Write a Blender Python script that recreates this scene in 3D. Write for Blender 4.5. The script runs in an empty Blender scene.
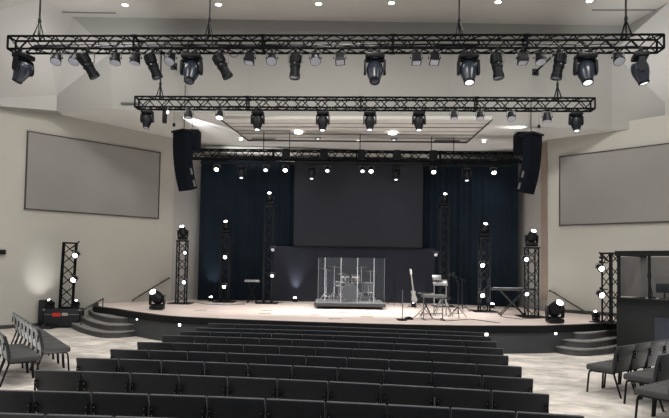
import bpy, bmesh, math, random
from mathutils import Vector, Matrix
random.seed(7)
S = bpy.context.scene
COL = S.collection
PI = math.pi
# ------------------------------------------------------------------ camera model
F = 560.0; CX = 334.5; PPY = 240.5; PITCH = math.radians(2.3); ROLL = 0.016
EYE = Vector((0, 0, 2.14))
_f = Vector((0, math.cos(PITCH), math.sin(PITCH)))
_r0 = Vector((1, 0, 0)); _u0 = Vector((0, -math.sin(PITCH), math.cos(PITCH)))
_r = _r0*math.cos(ROLL) + _u0*math.sin(ROLL)
_u = _u0*math.cos(ROLL) - _r0*math.sin(ROLL)
def ray(px, py): return _f*F + _r*(px-CX) - _u*(py-PPY)
def at(px, py, Y):
    v = ray(px, py); return EYE + v*(Y/v.y)
def onz(px, py, z):
    v = ray(px, py); return EYE + v*((z-EYE.z)/v.z)
def onwall(px, py, p0, p1):
    n = Vector((-(p1[1]-p0[1]), p1[0]-p0[0], 0)); v = ray(px, py)
    t = (n.dot(Vector((p0[0], p0[1], 0))) - n.dot(EYE))/n.dot(v)
    return EYE + v*t
def proj(p):
    d = Vector(p)-EYE; w = d.dot(_f)
    return CX + F*d.dot(_r)/w, PPY - F*d.dot(_u)/w

# ------------------------------------------------------------------ materials
def mat(name, col, rough=0.6, metal=0.0, emit=None, es=0, spec=0.5, noise=None, bump=None, trans=0, alpha=1):
    m = bpy.data.materials.new(name); m.use_nodes = True
    nt = m.node_tree; b = nt.nodes['Principled BSDF']
    b.inputs['Base Color'].default_value = (*col, 1)
    b.inputs['Roughness'].default_value = rough
    b.inputs['Metallic'].default_value = metal
    b.inputs['Specular IOR Level'].default_value = spec
    if trans: b.inputs['Transmission Weight'].default_value = trans
    if alpha < 1: b.inputs['Alpha'].default_value = alpha
    if emit:
        b.inputs['Emission Color'].default_value = (*emit, 1); b.inputs['Emission Strength'].default_value = es
    tc = nt.nodes.new('ShaderNodeTexCoord')
    if noise:
        sc, amt = noise
        n = nt.nodes.new('ShaderNodeTexNoise'); n.inputs['Scale'].default_value = sc; n.inputs['Detail'].default_value = 5
        nt.links.new(tc.outputs['Object'], n.inputs['Vector'])
        r = nt.nodes.new('ShaderNodeValToRGB')
        r.color_ramp.elements[0].position = .3; r.color_ramp.elements[1].position = .7
        r.color_ramp.elements[0].color = (*[c*(1-amt) for c in col], 1)
        r.color_ramp.elements[1].color = (*[min(1, c*(1+amt)) for c in col], 1)
        nt.links.new(n.outputs['Fac'], r.inputs['Fac']); nt.links.new(r.outputs['Color'], b.inputs['Base Color'])
    if bump:
        sc, st = bump
        n = nt.nodes.new('ShaderNodeTexNoise'); n.inputs['Scale'].default_value = sc
        nt.links.new(tc.outputs['Object'], n.inputs['Vector'])
        bp = nt.nodes.new('ShaderNodeBump'); bp.inputs['Strength'].default_value = st; bp.inputs['Distance'].default_value = .01
        nt.links.new(n.outputs['Fac'], bp.inputs['Height']); nt.links.new(bp.outputs['Normal'], b.inputs['Normal'])
    return m
M = {}
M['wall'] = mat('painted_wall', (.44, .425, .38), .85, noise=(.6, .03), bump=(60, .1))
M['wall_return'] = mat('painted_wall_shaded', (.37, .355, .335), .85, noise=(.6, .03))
M['brownstrip'] = mat('tan_strip', (.30, .235, .19), .8, noise=(2, .05))
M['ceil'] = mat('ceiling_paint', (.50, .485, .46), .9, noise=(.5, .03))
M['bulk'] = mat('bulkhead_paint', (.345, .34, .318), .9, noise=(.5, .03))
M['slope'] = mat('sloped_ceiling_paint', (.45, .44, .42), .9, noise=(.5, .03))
M['white'] = mat('stage_ceiling_paint', (.66, .655, .625), .9, noise=(.5, .02))
M['slat'] = mat('acoustic_panel', (.58, .565, .53), .9, noise=(3, .04))
M['slatline'] = mat('slat_shadow_gap', (.22, .21, .2), .9)
M['linegrey'] = mat('dark_seam', (.05, .05, .05), .8)
M['stageface'] = mat('stage_fascia_grey', (.056, .060, .064), .75, noise=(3, .08))
M['stageband'] = mat('stage_edge_black', (.007, .007, .008), .6, spec=.2)
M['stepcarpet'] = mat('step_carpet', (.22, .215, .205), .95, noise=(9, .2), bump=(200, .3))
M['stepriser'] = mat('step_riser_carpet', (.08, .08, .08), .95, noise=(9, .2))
M['curtain'] = mat('navy_drape', (.0095, .0155, .0225), .95, spec=.1, noise=(1.5, .15))
M['backdrop'] = mat('charcoal_backdrop', (.027, .029, .039), .9, spec=.2, noise=(1.2, .1))
M['screenoff'] = mat('dark_screen', (.030, .031, .038), .8, spec=.2)
M['screen'] = mat('projection_screen', (.255, .248, .23), .8, noise=(.8, .03))
M['frame'] = mat('screen_frame', (.03, .03, .03), .5)
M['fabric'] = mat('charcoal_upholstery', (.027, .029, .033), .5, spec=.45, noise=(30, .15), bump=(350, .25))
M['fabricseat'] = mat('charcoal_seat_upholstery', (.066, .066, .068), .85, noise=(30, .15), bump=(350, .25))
M['black'] = mat('black_powdercoat', (.006, .006, .007), .5, spec=.25, noise=(20, .2))
M['truss'] = mat('black_truss', (.004, .004, .005), .65, spec=.12, noise=(8, .3))
M['tower'] = mat('tower_black', (.008, .009, .012), .55, spec=.3, noise=(8, .3))
M['fix'] = mat('fixture_black', (.0065, .007, .0095), .5, spec=.25, noise=(8, .25))
M['fixblue'] = mat('fixture_slate', (.022, .030, .046), .28, spec=.6, noise=(8, .2))
M['array'] = mat('speaker_grille', (.0055, .008, .0135), .85, spec=.12, noise=(60, .2))
M['case'] = mat('road_case', (.009, .010, .014), .5, noise=(5, .2))
M['red'] = mat('red_label', (.55, .03, .015), .5)
M['labelwhite'] = mat('pale_label', (.4, .38, .36), .6)
M['chrome'] = mat('chrome', (.78, .78, .8), .25, 1.0)
M['greymetal'] = mat('grey_metal', (.22, .22, .22), .4, .6)
M['bolt'] = mat('bolt_steel', (.5, .5, .5), .3, .8)
M['handrail'] = mat('handrail_dark', (.05, .042, .036), .5)
M['drumhead'] = mat('drum_head', (.045, .045, .048), .5)
M['drumshell'] = mat('drum_shell', (.05, .05, .05), .3)
M['cymbal'] = mat('cymbal_brass', (.32, .28, .2), .35, .9)
M['guitarwood'] = mat('guitar_body', (.2, .195, .185), .3)
M['keys'] = mat('keyboard_body', (.02, .02, .022), .4)
M['keysw'] = mat('white_keys', (.5, .5, .5), .4)
M['booth'] = mat('booth_grey', (.0155, .016, .0165), .85, spec=.25, noise=(3, .05))
M['boothnavy'] = mat('booth_navy', (.008, .012, .022), .7)
M['boothwall'] = mat('booth_wall', (.15, .14, .125), .8)
M['riser'] = mat('riser_black', (.02, .02, .022), .6)
M['riserTop'] = mat('riser_carpet', (.2, .2, .2), .9, noise=(10, .1))
M['pocket'] = mat('floor_pocket_lid', (.33, .27, .23), .6)
def emat(name, col, s, base=(.8, .8, .8)):
    return mat(name, base, .3, emit=col, es=s)
M['lampbright'] = emat('lamp_lit', (1, .98, .95), 14)
M['lampblue'] = emat('lamp_lit_cool', (.72, .82, 1), 7)
M['lampdim'] = emat('lens_glow', (.72, .74, .85), .10, (.36, .36, .42))
M['lampmid'] = emat('lens_halfbright', (.9, .92, 1), 1.4)
M['lensoff'] = mat('lens_dark', (.05, .06, .09), .12)
M['steplight'] = emat('step_light_lit', (1, 1, 1), 5)
M['down'] = emat('downlight_lit', (1, .98, .94), 12)
b_ = M['fabric'].node_tree.nodes['Principled BSDF']; b_.inputs['Sheen Weight'].default_value = .35; b_.inputs['Sheen Roughness'].default_value = .35
# acrylic
def acrylic():
    m = bpy.data.materials.new('clear_acrylic'); m.use_nodes = True
    nt = m.node_tree; nt.nodes.clear()
    o = nt.nodes.new('ShaderNodeOutputMaterial'); mx = nt.nodes.new('ShaderNodeMixShader')
    t = nt.nodes.new('ShaderNodeBsdfTransparent'); g = nt.nodes.new('ShaderNodeBsdfGlossy')
    d = nt.nodes.new('ShaderNodeBsdfDiffuse'); mx2 = nt.nodes.new('ShaderNodeMixShader')
    t.inputs[0].default_value = (.93, .94, .95, 1); g.inputs['Roughness'].default_value = .08
    d.inputs[0].default_value = (.5, .52, .55, 1); mx2.inputs[0].default_value = .02
    fr = nt.nodes.new('ShaderNodeLayerWeight'); fr.inputs[0].default_value = .04
    nt.links.new(fr.outputs['Fresnel'], mx.inputs[0])
    nt.links.new(t.outputs[0], mx2.inputs[1]); nt.links.new(d.outputs[0], mx2.inputs[2])
    nt.links.new(mx2.outputs[0], mx.inputs[1]); nt.links.new(g.outputs[0], mx.inputs[2])
    nt.links.new(mx.outputs[0], o.inputs[0]); return m
M['acrylic'] = acrylic()
M['acredge'] = mat('acrylic_edge', (.24, .25, .27), .4)
# carpet: broadloom with brushed, blocky light-and-dark streaks
def carpet():
    m = bpy.data.materials.new('mottled_carpet'); m.use_nodes = True
    nt = m.node_tree; b = nt.nodes['Principled BSDF']; b.inputs['Roughness'].default_value = .95
    tc = nt.nodes.new('ShaderNodeTexCoord'); mp = nt.nodes.new('ShaderNodeMapping')
    mp.inputs['Scale'].default_value = (1.0, 1.7, 1); mp.inputs['Rotation'].default_value = (0, 0, .6)
    nt.links.new(tc.outputs['Object'], mp.inputs['Vector'])
    n = nt.nodes.new('ShaderNodeTexNoise'); n.inputs['Scale'].default_value = 1.3; n.inputs['Detail'].default_value = 8; n.inputs['Roughness'].default_value = .68
    nt.links.new(mp.outputs[0], n.inputs['Vector'])
    r = nt.nodes.new('ShaderNodeValToRGB'); e = r.color_ramp.elements
    e[0].position = .3; e[0].color = (.28, .262, .24, 1)
    e[1].position = .7; e[1].color = (.80, .75, .70, 1)
    x = r.color_ramp.elements.new(.5); x.color = (.56, .525, .485, 1)
    nt.links.new(n.outputs['Fac'], r.inputs['Fac'])
    # tile-to-tile tone shift
    br = nt.nodes.new('ShaderNodeTexBrick'); br.inputs['Scale'].default_value = 1; br.inputs['Mortar Size'].default_value = 0
    br.inputs['Brick Width'].default_value = 1.0; br.inputs['Row Height'].default_value = .5
    br.inputs['Color1'].default_value = (.86, .86, .86, 1); br.inputs['Color2'].default_value = (1.12, 1.1, 1.08, 1)
    mp2 = nt.nodes.new('ShaderNodeMapping'); mp2.inputs['Rotation'].default_value = (0, 0, .5)
    nt.links.new(tc.outputs['Object'], mp2.inputs['Vector']); nt.links.new(mp2.outputs[0], br.inputs['Vector'])
    mx = nt.nodes.new('ShaderNodeMixRGB'); mx.blend_type = 'MULTIPLY'; mx.inputs[0].default_value = 1
    nt.links.new(r.outputs[0], mx.inputs[1]); nt.links.new(br.outputs[0], mx.inputs[2])
    nt.links.new(mx.outputs[0], b.inputs['Base Color']); return m
M['carpet'] = carpet()
def stagefloor():
    m = bpy.data.materials.new('stage_floor_boards'); m.use_nodes = True
    nt = m.node_tree; b = nt.nodes['Principled BSDF']; b.inputs['Roughness'].default_value = .5
    tc = nt.nodes.new('ShaderNodeTexCoord'); mp = nt.nodes.new('ShaderNodeMapping'); mp.inputs['Scale'].default_value = (.5, 5, 1)
    nt.links.new(tc.outputs['Object'], mp.inputs['Vector'])
    n = nt.nodes.new('ShaderNodeTexNoise'); n.inputs['Scale'].default_value = 2; n.inputs['Detail'].default_value = 6
    nt.links.new(mp.outputs[0], n.inputs['Vector'])
    r = nt.nodes.new('ShaderNodeValToRGB'); e = r.color_ramp.elements
    e[0].position = .3; e[0].color = (.60, .50, .455, 1); e[1].position = .7; e[1].color = (.78, .68, .635, 1)
    nt.links.new(n.outputs['Fac'], r.inputs['Fac']); nt.links.new(r.outputs[0], b.inputs['Base Color']); return m
M['stagefloor'] = stagefloor()

# ------------------------------------------------------------------ mesh builder
class MB:
    def __init__(s): s.bm = bmesh.new()
    def box(s, c, size, rot=None, bevel=0, seg=2):
        r = bmesh.ops.create_cube(s.bm, size=1)
        vs = r['verts']
        mt = Matrix.Translation(Vector(c)) @ (rot.to_4x4() if rot else Matrix.Identity(4)) @ Matrix.Diagonal((*size, 1))
        bmesh.ops.transform(s.bm, matrix=mt, verts=vs)
        if bevel:
            es = list({e for v in vs for e in v.link_edges})
            bmesh.ops.bevel(s.bm, geom=es, offset=bevel, segments=seg, affect='EDGES', profile=.5)
        return s
    def tube(s, pts, r, n=6, cap=True):
        pts = [Vector(p) for p in pts]; rings = []
        for i, p in enumerate(pts):
            d = (pts[min(i+1, len(pts)-1)] - pts[max(i-1, 0)]).normalized()
            a = Vector((0, 0, 1)) if abs(d.z) < .9 else Vector((1, 0, 0))
            u = d.cross(a).normalized(); v = d.cross(u).normalized()
            rr = r[i] if isinstance(r, (list, tuple)) else r
            rings.append([s.bm.verts.new(p + (u*math.cos(2*PI*k/n) + v*math.sin(2*PI*k/n))*rr) for k in range(n)])
        for a, b in zip(rings, rings[1:]):
            for k in range(n): s.bm.faces.new((a[k], a[(k+1) % n], b[(k+1) % n], b[k]))
        if cap:
            s.bm.faces.new(rings[0][::-1]); s.bm.faces.new(rings[-1])
        return s
    def lathe(s, prof, n=20, mt=None, capA=True, capB=True):   # prof list of (r, z)
        mt = mt or Matrix.Identity(4); rings = []
        for r, z in prof:
            rings.append([s.bm.verts.new(mt @ Vector((r*math.cos(2*PI*k/n), r*math.sin(2*PI*k/n), z))) for k in range(n)])
        for a, b in zip(rings, rings[1:]):
            for k in range(n): s.bm.faces.new((a[k], a[(k+1) % n], b[(k+1) % n], b[k]))
        if capA: s.bm.faces.new(rings[0][::-1])
        if capB: s.bm.faces.new(rings[-1])
        return s
    def poly(s, pts):
        s.bm.faces.new([s.bm.verts.new(Vector(p)) for p in pts]); return s
    def prism(s, pts2, z0, z1, mt=None):      # outline in xy extruded in z
        mt = mt or Matrix.Identity(4)
        a = [s.bm.verts.new(mt @ Vector((x, y, z0))) for x, y in pts2]; b = [s.bm.verts.new(mt @ Vector((x, y, z1))) for x, y in pts2]
        n = len(a); s.bm.faces.new(a[::-1]); s.bm.faces.new(b)
        for k in range(n): s.bm.faces.new((a[k], a[(k+1) % n], b[(k+1) % n], b[k]))
        return s
    def build(s, name, m, parent=None, smooth=True, loc=None):
        bmesh.ops.recalc_face_normals(s.bm, faces=s.bm.faces)
        me = bpy.data.meshes.new(name); 
        if loc is not None: bmesh.ops.translate(s.bm, vec=-Vector(loc), verts=s.bm.verts)
        s.bm.to_mesh(me); s.bm.free()
        if smooth:
            me.polygons.foreach_set('use_smooth', [True]*len(me.polygons))
            try: me.set_sharp_from_angle(angle=math.radians(38))
            except Exception: pass
        me.materials.append(m)
        o = bpy.data.objects.new(name, me); COL.objects.link(o)
        if loc is not None: o.location = loc
        if parent: o.parent = parent
        return o
def tag(o, label, cat, group=None, kind=None):
    o['label'] = label; o['category'] = cat
    if group: o['group'] = group
    if kind: o['kind'] = kind
    return o
def thing(name, label, cat, loc=(0, 0, 0), rot=(0, 0, 0), group=None):
    o = bpy.data.objects.new(name, None); COL.objects.link(o); o.empty_display_size = .1
    o.location = loc; o.rotation_euler = rot
    return tag(o, label, cat, group)
def struct(mb, name, m, parent=None, smooth=False):
    o = mb.build(name, m, parent, smooth=smooth)
    if not parent: o['kind'] = 'structure'
    return o
KIDS = {}
def copy_tree(o, parent=None):
    c = o.copy(); COL.objects.link(c)
    if parent: c.parent = parent
    for ch in [x for x in ALLKIDS(o)]: copy_tree(ch, c)
    return c
def ALLKIDS(o): return list(o.children)
ORD = ['', 'first', 'second', 'third', 'fourth', 'fifth', 'sixth', 'seventh', 'eighth', 'ninth', 'tenth', 'eleventh', 'twelfth', 'thirteenth']
def rx(a): return Matrix.Rotation(a, 4, 'X')
def ry(a): return Matrix.Rotation(a, 4, 'Y')
def rz(a): return Matrix.Rotation(a, 4, 'Z')
T = Matrix.Translation

# ------------------------------------------------------------------ SETTING
ZS = .66       # stage top
struct(MB().poly([(-16, -6, 0), (16, -6, 0), (16, 24, 0), (-16, 24, 0)]), 'floor', M['carpet'])
# side walls
LC = (-6.05, 20.9); LW0 = (-13.5, 13.35)
RC = (7.07, 18.6); RW0 = (14.0, 18.6-6.93)
def wallquad(p0, p1, z0, z1a, z1b, name, m):
    # solid thin wall: room face plus thickness outward
    a = Vector((*p0, 0)); b = Vector((*p1, 0)); d = (b-a).normalized(); n = Vector((-d.y, d.x, 0))
    if n.y < 0: n = -n
    mb = MB(); th = .12
    f = [a+Vector((0, 0, z0)), b+Vector((0, 0, z0)), b+Vector((0, 0, z1b)), a+Vector((0, 0, z1a))]
    g = [v+n*th for v in f]
    vs = [mb.bm.verts.new(v) for v in f+g]
    for idx in ((0, 1, 2, 3), (7, 6, 5, 4), (0, 4, 5, 1), (1, 5, 6, 2), (2, 6, 7, 3), (3, 7, 4, 0)): mb.bm.faces.new([vs[i] for i in idx])
    return struct(mb, name, m)
def ceilz(x): return 6.72 - (x+6)*.026
wallquad(LW0, LC, 0, 7.1, ceilz(LC[0])+.2, 'wall_left', M['wall'])
wallquad(RC, RW0, 0, ceilz(RC[0])+.2, 6.6, 'wall_right', M['wall'])
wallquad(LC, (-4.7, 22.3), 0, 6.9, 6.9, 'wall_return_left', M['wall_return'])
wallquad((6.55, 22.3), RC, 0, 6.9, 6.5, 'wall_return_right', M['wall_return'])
wallquad((-4.7, 22.3), (6.55, 22.3), 0, 6.9, 6.9, 'wall_back', M['white'])
# tan strip down the right return wall
def rw(px): 
    v = onwall(px, 200, (6.55, 22.3), RC); return (v.x-.015, v.y-.02)
a, b = rw(541), (RC[0]-.01, RC[1]-.03)
mb = MB(); mb.poly([(a[0], a[1], 1.0), (b[0], b[1], 1.0), (b[0], b[1], 6.3), (a[0], a[1], 6.3)]); struct(mb, 'trim_1', M['brownstrip'])
# baseboards
def strip(p0, p1, z0, z1, name, m, off=.03):
    a = Vector((*p0, 0)); b = Vector((*p1, 0)); d = (b-a).normalized(); n = Vector((d.y, -d.x, 0))
    if n.y > 0: n = -n
    mb = MB(); mb.prism([tuple((a)[:2]), tuple((b)[:2]), tuple((b+n*off)[:2]), tuple((a+n*off)[:2])], z0, z1); return struct(mb, name, m)
strip(LW0, LC, 0, .11, 'baseboard_left', M['linegrey'])
strip(RC, RW0, ZS, ZS+.1, 'baseboard_right', M['linegrey'])
# main ceiling and its sloping sides, bulkhead, stage ceiling
ZC = 9.6
cl0 = onz(40, 0, ZC); DB = 17.0
cl1 = at(72, 18, DB); cr1 = at(628, 20, DB); cr0 = onz(669, 2, ZC)
cl1.z = cr1.z = ZC
dl = (cl0-cl1).normalized(); dr = (cr0-cr1).normalized()
dl = Vector((-.35, -1, 0)).normalized(); dr = Vector((.35, -1, 0)).normalized()
clF = cl0 + Vector((-1.5, -20, 0)); crF = cr0 + Vector((1.5, -20, 0))
struct(MB().poly([clF, cl0, cl1, cr1, cr0, crF]), 'ceiling', M['ceil'])
bl = at(111, 52, DB); br = at(612, 52, DB)
bbl = at(111, 116, DB); bbl.z = ceilz(bbl.x); bbr = at(612, 116, DB); bbr.z = ceilz(bbr.x)
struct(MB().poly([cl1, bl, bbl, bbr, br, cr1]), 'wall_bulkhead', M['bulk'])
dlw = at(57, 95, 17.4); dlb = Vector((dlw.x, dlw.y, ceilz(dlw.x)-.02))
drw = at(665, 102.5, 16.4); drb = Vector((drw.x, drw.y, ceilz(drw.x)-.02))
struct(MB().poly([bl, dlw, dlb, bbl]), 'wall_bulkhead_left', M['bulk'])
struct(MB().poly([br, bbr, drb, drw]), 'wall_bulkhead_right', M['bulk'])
el = onwall(-60, 101, LW0, LC); er = onwall(735, 119, RC, RW0)
elF = Vector((LW0[0]-.3, LW0[1]-.3, el.z)); erF = Vector((RW0[0]+.3, RW0[1]-.3, er.z))
elG = Vector((-14, -6, el.z)); erG = Vector((14.3, -6, er.z))
mb = MB(); mb.poly([cl0, cl1, bl, dlw]); mb.poly([cl0, dlw, el]); mb.poly([cl0, el, elF]); mb.poly([clF, cl0, elF, elG]); mb.poly([dlw, dlb, el]); struct(mb, 'ceiling_slope_left', M['slope'])
mb = MB(); mb.poly([cr0, drw, br, cr1]); mb.poly([cr0, er, drw]); mb.poly([cr0, erF, er]); mb.poly([crF, erG, erF, cr0]); mb.poly([drw, er, drb]); struct(mb, 'ceiling_slope_right', M['slope'])
# low ceiling over the stage and over the walls
def cz(x, y): return (x, y, ceilz(x))
mb = MB()
mb.poly([cz(dlb.x, dlb.y), cz(bbl.x, bbl.y), cz(bbr.x, bbr.y), cz(drb.x, drb.y), cz(9.6, 22.4), cz(-9.6, 22.4)])
struct(mb, 'ceiling_stage', M['white'])
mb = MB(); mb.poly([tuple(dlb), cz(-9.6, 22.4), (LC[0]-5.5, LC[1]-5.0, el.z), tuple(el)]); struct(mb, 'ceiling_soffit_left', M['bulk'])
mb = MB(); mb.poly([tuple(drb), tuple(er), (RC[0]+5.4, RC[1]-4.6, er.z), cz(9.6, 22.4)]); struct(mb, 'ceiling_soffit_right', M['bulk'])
# seams in the bulkhead and slot diffusers
def slot(x0, y0, x1, y1, name, d=None):
    a = onz(x0, y0, ZC-.01); b = onz(x1, y1, ZC-.01)
    mb = MB(); mb.tube([a, b], .025, 4); struct(mb, name, M['greymetal'])
slot(54, 12, 116, 13, 'trim_2'); slot(592, 10, 662, 10, 'trim_3')
for i, x in enumerate((250, 345, 449)):
    mb = MB(); mb.box((at(x, 60, DB).x, DB-.004, 8.2), (.012, .006, 2.8)); struct(mb, 'trim_%d' % (4+i), M['bulk'])
# stage tray: recess with rows of acoustic slats
def onc(px, py):
    v = onz(px, py, 6.6)
    for _ in range(4): v = onz(px, py, ceilz(v.x)-.03)
    return v
t0, t1, t2, t3 = onc(248, 138), onc(467, 140), onc(492, 117), onc(221, 117)
mb = MB()
for k in range(6):
    a = t0.lerp(t3, k/6+.012); b = t1.lerp(t2, k/6+.012); a2 = t0.lerp(t3, (k+1)/6); b2 = t1.lerp(t2, (k+1)/6)
    up = Vector((0, 0, .03)); dn = Vector((0, 0, -.012*(k % 2)-.06))
    vs = [mb.bm.verts.new(v) for v in (a+up, b+up, b2+up, a2+up, a+dn, b+dn, b2+dn, a2+dn)]
    for idx in ((0, 1, 2, 3), (7, 6, 5, 4), (0, 4, 5, 1), (1, 5, 6, 2), (2, 6, 7, 3), (3, 7, 4, 0)): mb.bm.faces.new([vs[i] for i in idx])
struct(mb, 'ceiling_acoustic_tray', M['slat'])
mb = MB(); o = Vector((0, 0, -.085))
mb.tube([t3+o, t0+o, t1+o, t2+o], .028, 4)
struct(mb, 'trim_7', M['linegrey'])
mb = MB(); o = Vector((0, 0, -.068))
for k in range(1, 6): mb.tube([t0.lerp(t3, k/6)+o, t1.lerp(t2, k/6)+o], .012, 4)
struct(mb, 'trim_10', M['slatline'])
mb = MB(); mb.tube([at(121, 103, DB-.05), at(140, 103.2, DB-.05)], .03, 6); struct(mb, 'trim_9', M['greymetal'])
# cove soffit above the curtain: gently curved bullnose
mb = MB()
xs = [i/20 for i in range(21)]
prof = [(0, 0), (-.12, -.02), (-.2, -.1), (-.22, -.2), (-.18, -.3), (0, -.34)]
rings = []
for t in xs:
    x = -5.1 + t*12.0; y = 22.2 - .9*(1-(2*t-1)**2)*.3 - .3
    rings.append([mb.bm.verts.new((x, y+p[0], ceilz(x)+p[1]-.02)) for p in prof])
for a, b in zip(rings, rings[1:]):
    for k in range(len(prof)-1): mb.bm.faces.new((a[k], a[k+1], b[k+1], b[k]))
struct(mb, 'trim_8', M['white'], smooth=True)

# ------------------------------------------------------------------ STAGE
SC = Vector((1.3, 13.55+13.6, 0)); SR = 13.6
def arc(r, a0, a1, n): return [(SC.x + r*math.sin(a0+(a1-a0)*i/n), SC.y - r*math.cos(a0+(a1-a0)*i/n)) for i in range(n+1)]
def arcang(x): return math.asin((x-SC.x)/SR)
A0, A1 = -.76, .56
ctrl = [(-8.0, 18.9), (-7.78, 18.3), (-7.35, 17.45), (-6.62, 16.85), (-5.95, 16.15), (-5.22, 15.52), (-4.5, 14.93), (-3.45, 14.5), (-.86, 13.92), (2.32, 13.6), (4.84, 13.82), (5.75, 14.1), (6.64, 14.5), (7.6, 15.1), (8.5, 16.0), (8.95, 16.65)]
def spline(P, m=6):
    out = []
    for i in range(len(P)-1):
        p0, p1, p2, p3 = [Vector(P[max(0, min(len(P)-1, j))]) for j in (i-1, i, i+1, i+2)]
        for k in range(m):
            t = k/m; out.append(tuple(.5*((2*p1)+(p2-p0)*t+(2*p0-5*p1+4*p2-p3)*t*t+(3*p1-p0-3*p2+p3)*t**3)))
    return out + [P[-1]]
fr = spline(ctrl)
back = [(RC[0]-.1, RC[1]-.05), (6.5, 22.2), (-4.8, 22.2), (LC[0]+.02, LC[1]-.02)]
stage = struct(MB().prism(fr+back, ZS-.02, ZS), 'floor_stage', M['stagefloor'])
def offs(P, k):
    out = []
    for i, p in enumerate(P):
        a = Vector(P[max(i-1, 0)]); b = Vector(P[min(i+1, len(P)-1)]); d = (b-a).normalized(); out.append((p[0]-d.y*k, p[1]+d.x*k))
    return out
def ringband(P, o0, o1, z0, z1, mb):      # positive offsets lie under the stage
    A, B = offs(P, o0), offs(P, o1)
    for i in range(len(A)-1):
        mb.prism([A[i], A[i+1], B[i+1], B[i]], z0, z1)
    bmesh.ops.remove_doubles(mb.bm, verts=mb.bm.verts, dist=1e-4)
mb = MB(); ringband(fr, -.05, .12, ZS-.155, ZS+.012, mb); struct(mb, 'trim_stage_edge', M['stageband'])
mb = MB(); ringband(fr, 0, .2, 0, ZS-.155, mb); struct(mb, 'trim_stage_fascia', M['stageface'])
def steps(rows, backpts, loc, lab):
    t = thing('curved_steps', 'curved grey carpeted steps rising to the stage at its %s end' % lab, 'steps', (*loc, 0))
    for i, pts in enumerate(rows):
        z0 = i*ZS/4; z1 = (i+1)*ZS/4
        w = [onz(x, y, z1) for x, y in pts]
        w = spline([(p.x, p.y) for p in w], 4); cen = Vector((sum(p[0] for p in w)/len(w), sum(p[1] for p in w)/len(w)))
        pl = [(x-loc[0], y-loc[1]) for x, y in w + backpts]
        inn = [tuple(Vector(p)+(cen-Vector(p)).normalized()*.025) for p in w]
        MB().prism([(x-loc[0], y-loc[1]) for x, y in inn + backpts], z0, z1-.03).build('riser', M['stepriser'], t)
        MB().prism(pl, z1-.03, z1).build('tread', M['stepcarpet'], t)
steps([[(70.5, 322.2), (79, 326.3), (91.4, 330), (101, 331.7), (112.3, 332.2), (125, 331.6), (138.5, 330)],
       [(80.5, 316), (88, 320), (97.7, 322.9), (108, 324.7), (121, 324.9), (133.2, 324.1)],
       [(88.2, 309.7), (94, 313), (101.8, 315.5), (113, 317.3), (129, 317.4)]],
      [(-5.1, 15.62), (-5.9, 16.3), (-6.55, 17.0), (-7.2, 17.7), (-7.6, 18.3)], (-6.6, 16.3), 'left')
steps([[(552.2, 345.2), (563, 347.6), (579.3, 349.4), (595.8, 348.9), (615.5, 346.6), (634, 343)],
       [(560.1, 338.7), (570, 340.3), (586, 341.3), (600, 340.4), (615.5, 338.2), (630, 335)],
       [(567.5, 331.3), (577, 332.6), (587.6, 333), (598, 332), (608, 330.4)]],
      [(7.75, 15.15), (7.3, 14.85), (6.8, 14.55), (6.2, 14.22)], (6.7, 14.3), 'right')
# step lights in the fascia
for px, py, nm in ((137, 318, 'beside the left steps'), (179.5, 324, 'left of the front chair row'), (486, 333.5, 'by the right end of chairs'), (555.5, 332.5, 'beside the right steps')):
    # find arc point
    fine = spline(ctrl, 40); j = min(range(1, len(fine)-1), key=lambda j: abs(proj((fine[j][0], fine[j][1], .4))[0]-px)); best = fine[j]
    v = ray(px, py); zz = EYE.z + v.z*(best[1]/v.y)
    ang = math.atan2(fine[j+1][1]-fine[j-1][1], fine[j+1][0]-fine[j-1][0])
    t = thing('step_light', 'small white light set in the stage face %s' % nm, 'light', (best[0], best[1], zz), (0, 0, ang), 'stage face lights')
    MB().box((0, -.008, 0), (.075, .02, .11), bevel=.006).build('lens', M['steplight'], t)
    MB().box((0, -.003, 0), (.1, .012, .135)).build('bezel', M['greymetal'], t)

# curtains, backdrop, screen
def bx_at(px, Y): return (px-CX)/F*Y
def drape(px0, Y0, px1, Y1, z1, name, label, folds):
    p0 = Vector((bx_at(px0, Y0), Y0)); p1 = Vector((bx_at(px1, Y1), Y1)); n = folds*6
    d = (p1-p0).normalized(); nn = Vector((-d.y, d.x)); mb = MB(); R = []
    for i in range(n+1):
        t = i/n; p = p0.lerp(p1, t) + nn*(.018*math.sin(t*folds*2*PI) + .015*math.sin(t*folds*3.3))
        R.append((mb.bm.verts.new((p.x, p.y, ZS+.01)), mb.bm.verts.new((p.x, p.y, z1))))
    for a, b in zip(R, R[1:]): mb.bm.faces.new((a[0], b[0], b[1], a[1]))
    return tag(mb.build(name, M['curtain'], smooth=True), label, 'curtain')
drape(199, 21.1, 296, 21.7, 6.05, 'stage_curtain', 'dark navy stage curtain left of the central screen', 16)
drape(420, 21.7, 518, 20.0, 6.0, 'stage_curtain', 'dark navy stage curtain right of the central screen', 16)
def panelq(px0, py0, px1, py1, Y, th, name, m, label, cat, frame=None):
    a = at(px0, py1, Y); b = at(px1, py0, Y); mb = MB()
    mb.box(((a.x+b.x)/2, Y, (a.z+b.z)/2), (b.x-a.x, th, b.z-a.z)); o = mb.build(name, m, smooth=False)
    return tag(o, label, cat)
a = at(273, 246, 21.45); b = at(440, 246, 21.45)
o = MB().box(((a.x+b.x)/2, 21.45, (ZS+a.z)/2), (b.x-a.x, .06, a.z-ZS)).box((0, 21.43, (ZS+a.z)/2), (.012, .07, a.z-ZS)).build('backdrop_panel', M['backdrop'], smooth=False)
tag(o, 'wide charcoal backdrop panel behind the drum shield, below the dark screen', 'backdrop')
t = thing('stage_screen', 'large switched-off dark screen hanging in the middle of the stage backdrop', 'screen', (bx_at(358, 21.3), 21.3, 4.2))
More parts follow.
